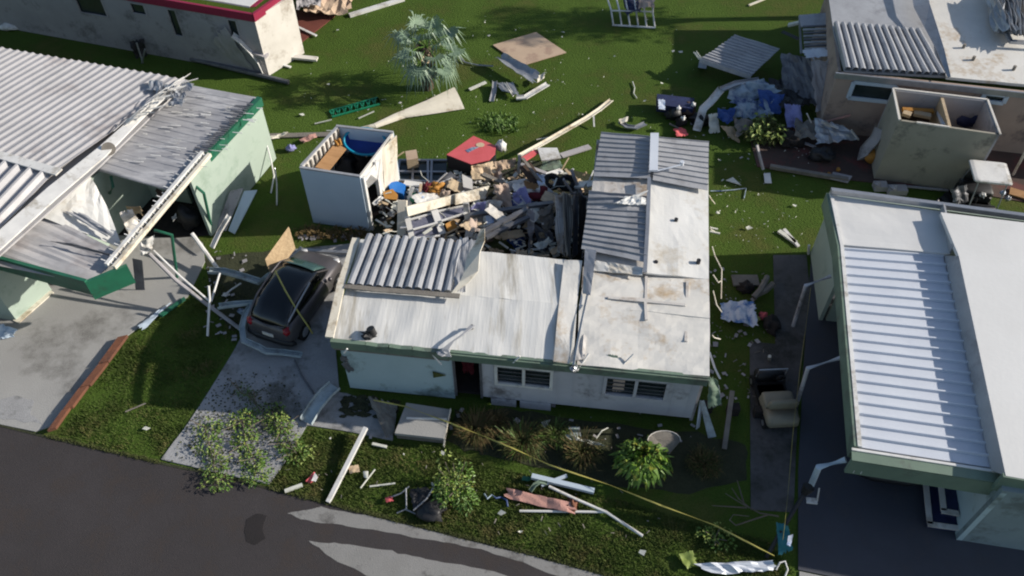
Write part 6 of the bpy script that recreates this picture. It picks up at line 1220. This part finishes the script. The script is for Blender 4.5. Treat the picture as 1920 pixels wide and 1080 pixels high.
crate('bench_cushion', 'long navy cushion with white label end, left in the upper right pile', 'cushion', (1232, 176, 1302, 184, 1300, 204, 1233, 196), .45, .3, 'navy')
sheet('paper', 'white and pink label on the end of the long navy cushion', 'paper', (1234, 186, 1247, 188, 1247, 206, 1235, 204), .5, 'bag_white', .02)
for x, y, r__, m, l in ((1265, 212, .3, 'black', 'black sack below the navy cushion'), (1290, 208, .3, 'wood_dark', 'dark brown sack right of the black one below the cushion'), (1312, 225, .28, 'black', 'black sack beside the bent white gutter foot'), (1278, 228, .2, 'interior', 'small dark lump in front of the black sacks'), (1480, 262, .4, 'interior', 'dark heap in the patio corner below the palm leaves'), (1545, 290, .35, 'black', 'black sack on the patio in front of the dented grey sheet')): blob('sack', l, 'sack', x, y, r__ * .6, (r__, r__ * .8, r__ * .7), m, .5)
for x, y in ((1272, 203), (1300, 196), (1281, 222)): blob('scrap', {1272: 'white speck on the black sack below the cushion', 1300: 'white speck beside the navy cushion end', 1281: 'white speck on the small dark lump'}[x], 'scrap', x, y, .5, .07, 'metal_white', .5)
sheet('cloth', 'bright red cloth on the grass above the annex roof', 'cloth', (1262, 243, 1284, 240, 1290, 254, 1268, 258), .15, 'red_cloth', .12)
rod('thin_stick', 'dark stick lying above the bright red cloth', 'stick', [(1255, 232, .1), (1272, 240, .08), (1284, 246, .06)], .03, 'wood_grey')
board('white_stick', 'pale pole leaning at the edge of the brown patio above the white card', 'pole', (1419, 272, .8), (1431, 318, .1), .08, 'wall_grey', .06)
board('patio_kerb', 'long pale edging along the front of the brown patio', 'edging', (1444, 312, .12), (1590, 337, .12), .14, 'wood_grey', .12)
flatp('scrap_board', 'mauve board lying at the right end of the patio edging', 'board', (1562, 322, 1598, 330, 1590, 342, 1556, 334), .12, 'wall_grey', .04)
board('white_stick', 'white stick standing beside the dented grey sheet, left one', 'stick', (1513, 213, .9), (1521, 230, .5), .05, 'metal_white'); board('white_stick', 'white strip on the upper edge of the dented grey sheet', 'strip', (1540, 228, .85), (1572, 240, .8), .09, 'metal_white'); board('white_stick', 'white strip at the right end of the dented grey sheet', 'strip', (1596, 244, .8), (1610, 262, .5), .07, 'metal_white')
board('pink_strip', 'pinkish strip leaning on the tan wall below its window', 'strip', (1548, 228, .5), (1595, 216, .9), .07, 'insul_pink')
board('white_post', 'slender white corner post leaning at the left end of the tan wall', 'post', (1578, 140, 2.2), (1543, 222, .1), .07, 'wall_grey')
board('white_stick', 'pale strip lying on the patio below the dented grey sheet', 'strip', (1490, 262, .2), (1530, 276, .15), .1, 'wall_grey')
strip('slide', 'pale grey curved chute leaning on the left wall of the khaki shed', 'chute', [(1650, 242, 1.2), (1638, 265, .8), (1620, 285, .4), (1616, 300, .1)], .34, 'wall_grey', h=.1); blob('cushion', 'yellow orange ball in the foot of the grey chute', 'ball', 1633, 292, .25, .24, 'orange', .1)
for x, y, l in ((1572, 318, 'yellow scrap on the brown patio, right one'), (1555, 326, 'small orange scrap on the patio near its edging'), (1540, 327, 'tiny orange scrap left of the other orange one')): blob('scrap', l, 'scrap', x, y, .08, .06, 'orange', .5)
for x, y, w_, l in ((1650, 350, .2, 'white block at the left foot of the khaki shed'), (1681, 357, .3, 'pale flat block at the foot of the khaki shed front wall')): mb = MB(); p = P(x, y, .1); mb.box((p.x - w_, p.y - .15, .02), (p.x + w_, p.y + .15, .22)); mb.blob(P(x - 5, y - 5, .25), .1, 6, 5, .5); one('block', l, 'block', mb, 'wall_grey')
board('foot_strip', 'lilac strip along the bottom of the khaki shed front wall', 'strip', (1695, 349, .1), (1778, 357, .1), .08, 'wall_grey')
sheet('dark_tarp', 'grey round sheet leaning left of the white roofed golf cart', 'sheet', (1782, 355, 1812, 345, 1815, 378, 1788, 385), [.8, .9, .3, .3], 'alu_dark', .1); sheet('tarp', 'black sheet on the ground left of the white roofed golf cart', 'tarp', (1752, 378, 1780, 358, 1810, 395, 1760, 395), .1, 'black', .1)
board('white_stick', 'pale rail rising from the ground at the far left of the golf cart', 'rail', (1745, 386, .2), (1760, 376, .5), .06, 'wall_grey')
board('plank', 'orange brown plank lying right of the white roofed golf cart', 'plank', (1893, 358, .08), (1960, 378, .08), .35, 'wood', .05)
board('white_post', 'white slanting post at the right edge of the photo beyond the golf cart', 'post', (1899, 328, .1), (1925, 280, 1.8), .07, 'metal_white')
for x, y, l, m in ((1843, 366, 'white bag in the seat of the dark golf cart, left one', 'metal_white'), (1880, 362, 'pale bag in the seat of the dark golf cart, right one', 'bag_white'), (1890, 372, 'grey bag on the floor of the dark golf cart', 'alu')): blob('bag', l, 'bag', x, y, .75, .08, m, .5)
for x, y, r__, m, l in ((1398, 540, .2, 'interior', 'dark lump left of the grey bent pipes in the side yard'), (1445, 610, .25, 'interior', 'dark bag right of the plastic sheet in the side yard'), (1290, 455, 0, '', '')):
    if r__: blob('sack', l, 'sack', x, y, .1, (r__, r__, .15), m, .5)
rod('white_stick', 'white bottle standing on the walkway beyond the beige golf cart', 'bottle', [(1443, 668, .25), (1443, 674, .02)], .05, 'scrap')

# ---- inside the torn left carport
sheet('torn_sheet', 'pale torn ceiling sheet sagging below the white beams of the left house', 'sheet', (225, 398, 248, 392, 270, 432, 245, 452), [1.9, 1.9, 1.2, 1.2], 'wall_white', .15)
sheet('torn_sheet', 'beige splintered sheet above the pale torn ceiling sheet', 'sheet', (235, 390, 262, 388, 268, 408, 240, 404), [1.7, 1.7, 1.3, 1.3], 'wood_pale', .2)
blob('grill_cover', 'black covered grill standing against the mint wall under the torn roof', 'grill', 355, 408, .45, (.35, .3, .45), 'black', .25)
sheet('torn_sheet', 'brown rubbish hanging behind the white beams', 'sheet', (295, 352, 330, 360, 322, 380, 298, 376), [1.7, 1.7, 1.3, 1.3], 'wood_dark', .2)
sheet('scrap_sheet', 'white shred caught in the middle of the white beams', 'scrap', (262, 455, 290, 440, 285, 468, 265, 480), [1.5, 1.6, 1.2, 1.2], 'metal_white', .16)
sheet('scrap_sheet', 'small white scrap in the dark gap right of the white beams', 'scrap', (322, 408, 330, 400, 332, 410, 325, 416), .8, 'metal_white', .08)
# ---- more small wreckage
for i, (x, y, z, L_, an, m, l) in enumerate(((505, 262, .1, .5, .3, 'cream', 'cream stick beside the mint wall corner, upper one'), (498, 300, .1, .9, 1.9, 'cream', 'cream stick at the foot of the mint wall'), (590, 232, .05, .6, .2, 'scrap', 'thin pale splinter in the grass above the shed, left one'), (612, 245, .05, .5, -.2, 'scrap', 'thin pale splinter right behind the shed corner'), (672, 222, .05, .6, .5, 'scrap', 'thin splinter between the trellis and the cream wedge'),
    (1100, 350, .7, .7, 1.2, 'metal_white', 'short white stick at the annex edge, upper one'), (1006, 262, .2, .5, .1, 'cream', 'cream stick above the white table'), (1052, 320, .3, .6, 1.1, 'wood_pale', 'pale stick right of the white table'), (820, 345, .9, .5, .4, 'metal_white', 'white stick on the window frames'), (735, 300, .2, .5, .7, 'wood_pale', 'pale stick right of the shed rear corner'))):
    p = P(x, y, z); mb = MB(); mb.bar(p, p + Vector((math.cos(an) * L_, math.sin(an) * L_, .08)), .04, .025); one('splinter', l, 'stick', mb, m)

mb = MB()
for i in range(26):
    x, y = random.uniform(730, 1090), random.uniform(335, 465); p = P(x, y, random.uniform(.4, 1.1)); q_ = []
    for k in range(6): q_.append(p.copy()); p = p + Vector((random.uniform(-.25, .25), random.uniform(-.2, .2), random.uniform(-.15, .15)))
    mb.tube(q_, .012, 4)
one('wires', 'tangled pale wires and cords through the centre debris pile', 'wires', mb, 'scrap', kind='stuff')
mb = MB()
for i in range(220):
    e = random.choice(((640, 760, 1310, 830), (560, 440, 690, 450), (1330, 500, 1440, 800), (380, 470, 460, 640), (1240, 180, 1600, 300)))
    x, y = random.uniform(e[0], e[2]), random.uniform(e[1], e[3]); c = P(x, y, .06); a0 = random.uniform(0, 6.3); d = Vector((math.cos(a0), math.sin(a0), .1)) * random.uniform(.03, .16); s_ = Vector((-d.y, d.x, 0)) * random.uniform(.1, .5)
    mb.add([c - s_, c + d - s_, c + d + s_, c + s_], [(0, 1, 2, 3)])
one('litter', 'small grey and white shreds of siding strewn in the shaded yards', 'litter', mb, 'wall_grey', kind='stuff')

for i, (x, y, L_, w_, an, z0, tl, m, l) in enumerate(((800, 372, .8, .45, .5, .9, .25, 'metal_white', 'white torn board above the cream fallen wall, left one'), (862, 352, .7, .4, -.3, .9, .3, 'wood_pale', 'pale wooden board above the cream fallen wall, right one'), (885, 420, .7, .35, .9, 1.2, .3, 'peach', 'cream board leaning right of the window panes'),
    (935, 405, .8, .3, -.6, 1.3, .35, 'wall_white', 'dusty white board on the dark rail'), (985, 352, .8, .4, .2, 1.0, .3, 'metal_white', 'white torn board under the white table'), (1000, 405, .6, .35, 1.1, 1.2, .3, 'wall_white', 'dusty white board above the dark beams'), (1035, 375, .6, .4, -.4, 1.1, .3, 'peach', 'cream torn board left of the corrugated sheets'),
    (960, 440, .7, .3, .4, .9, .2, 'wood_pale', 'pale wooden board in the collapsed room behind the roof'), (905, 330, .7, .35, .1, .8, .2, 'wood_pale', 'pale wooden board below the right end of the red topped box'), (760, 385, .5, .3, 1.3, .8, .3, 'wall_white', 'dusty white board beside the shed door'))):
    p = P(x, y, z0); d = Vector((math.cos(an), math.sin(an), -tl)) * L_; s_ = Vector((-math.sin(an), math.cos(an), .05)) * w_
    mb = MB(); mb.crumple([p - d / 2 - s_ / 2, p + d / 2 - s_ / 2, p + d / 2 + s_ / 2, p - d / 2 + s_ / 2], .04, 3, 8, 5, .02, i + 50); one('torn_board', l, 'board', mb, m)
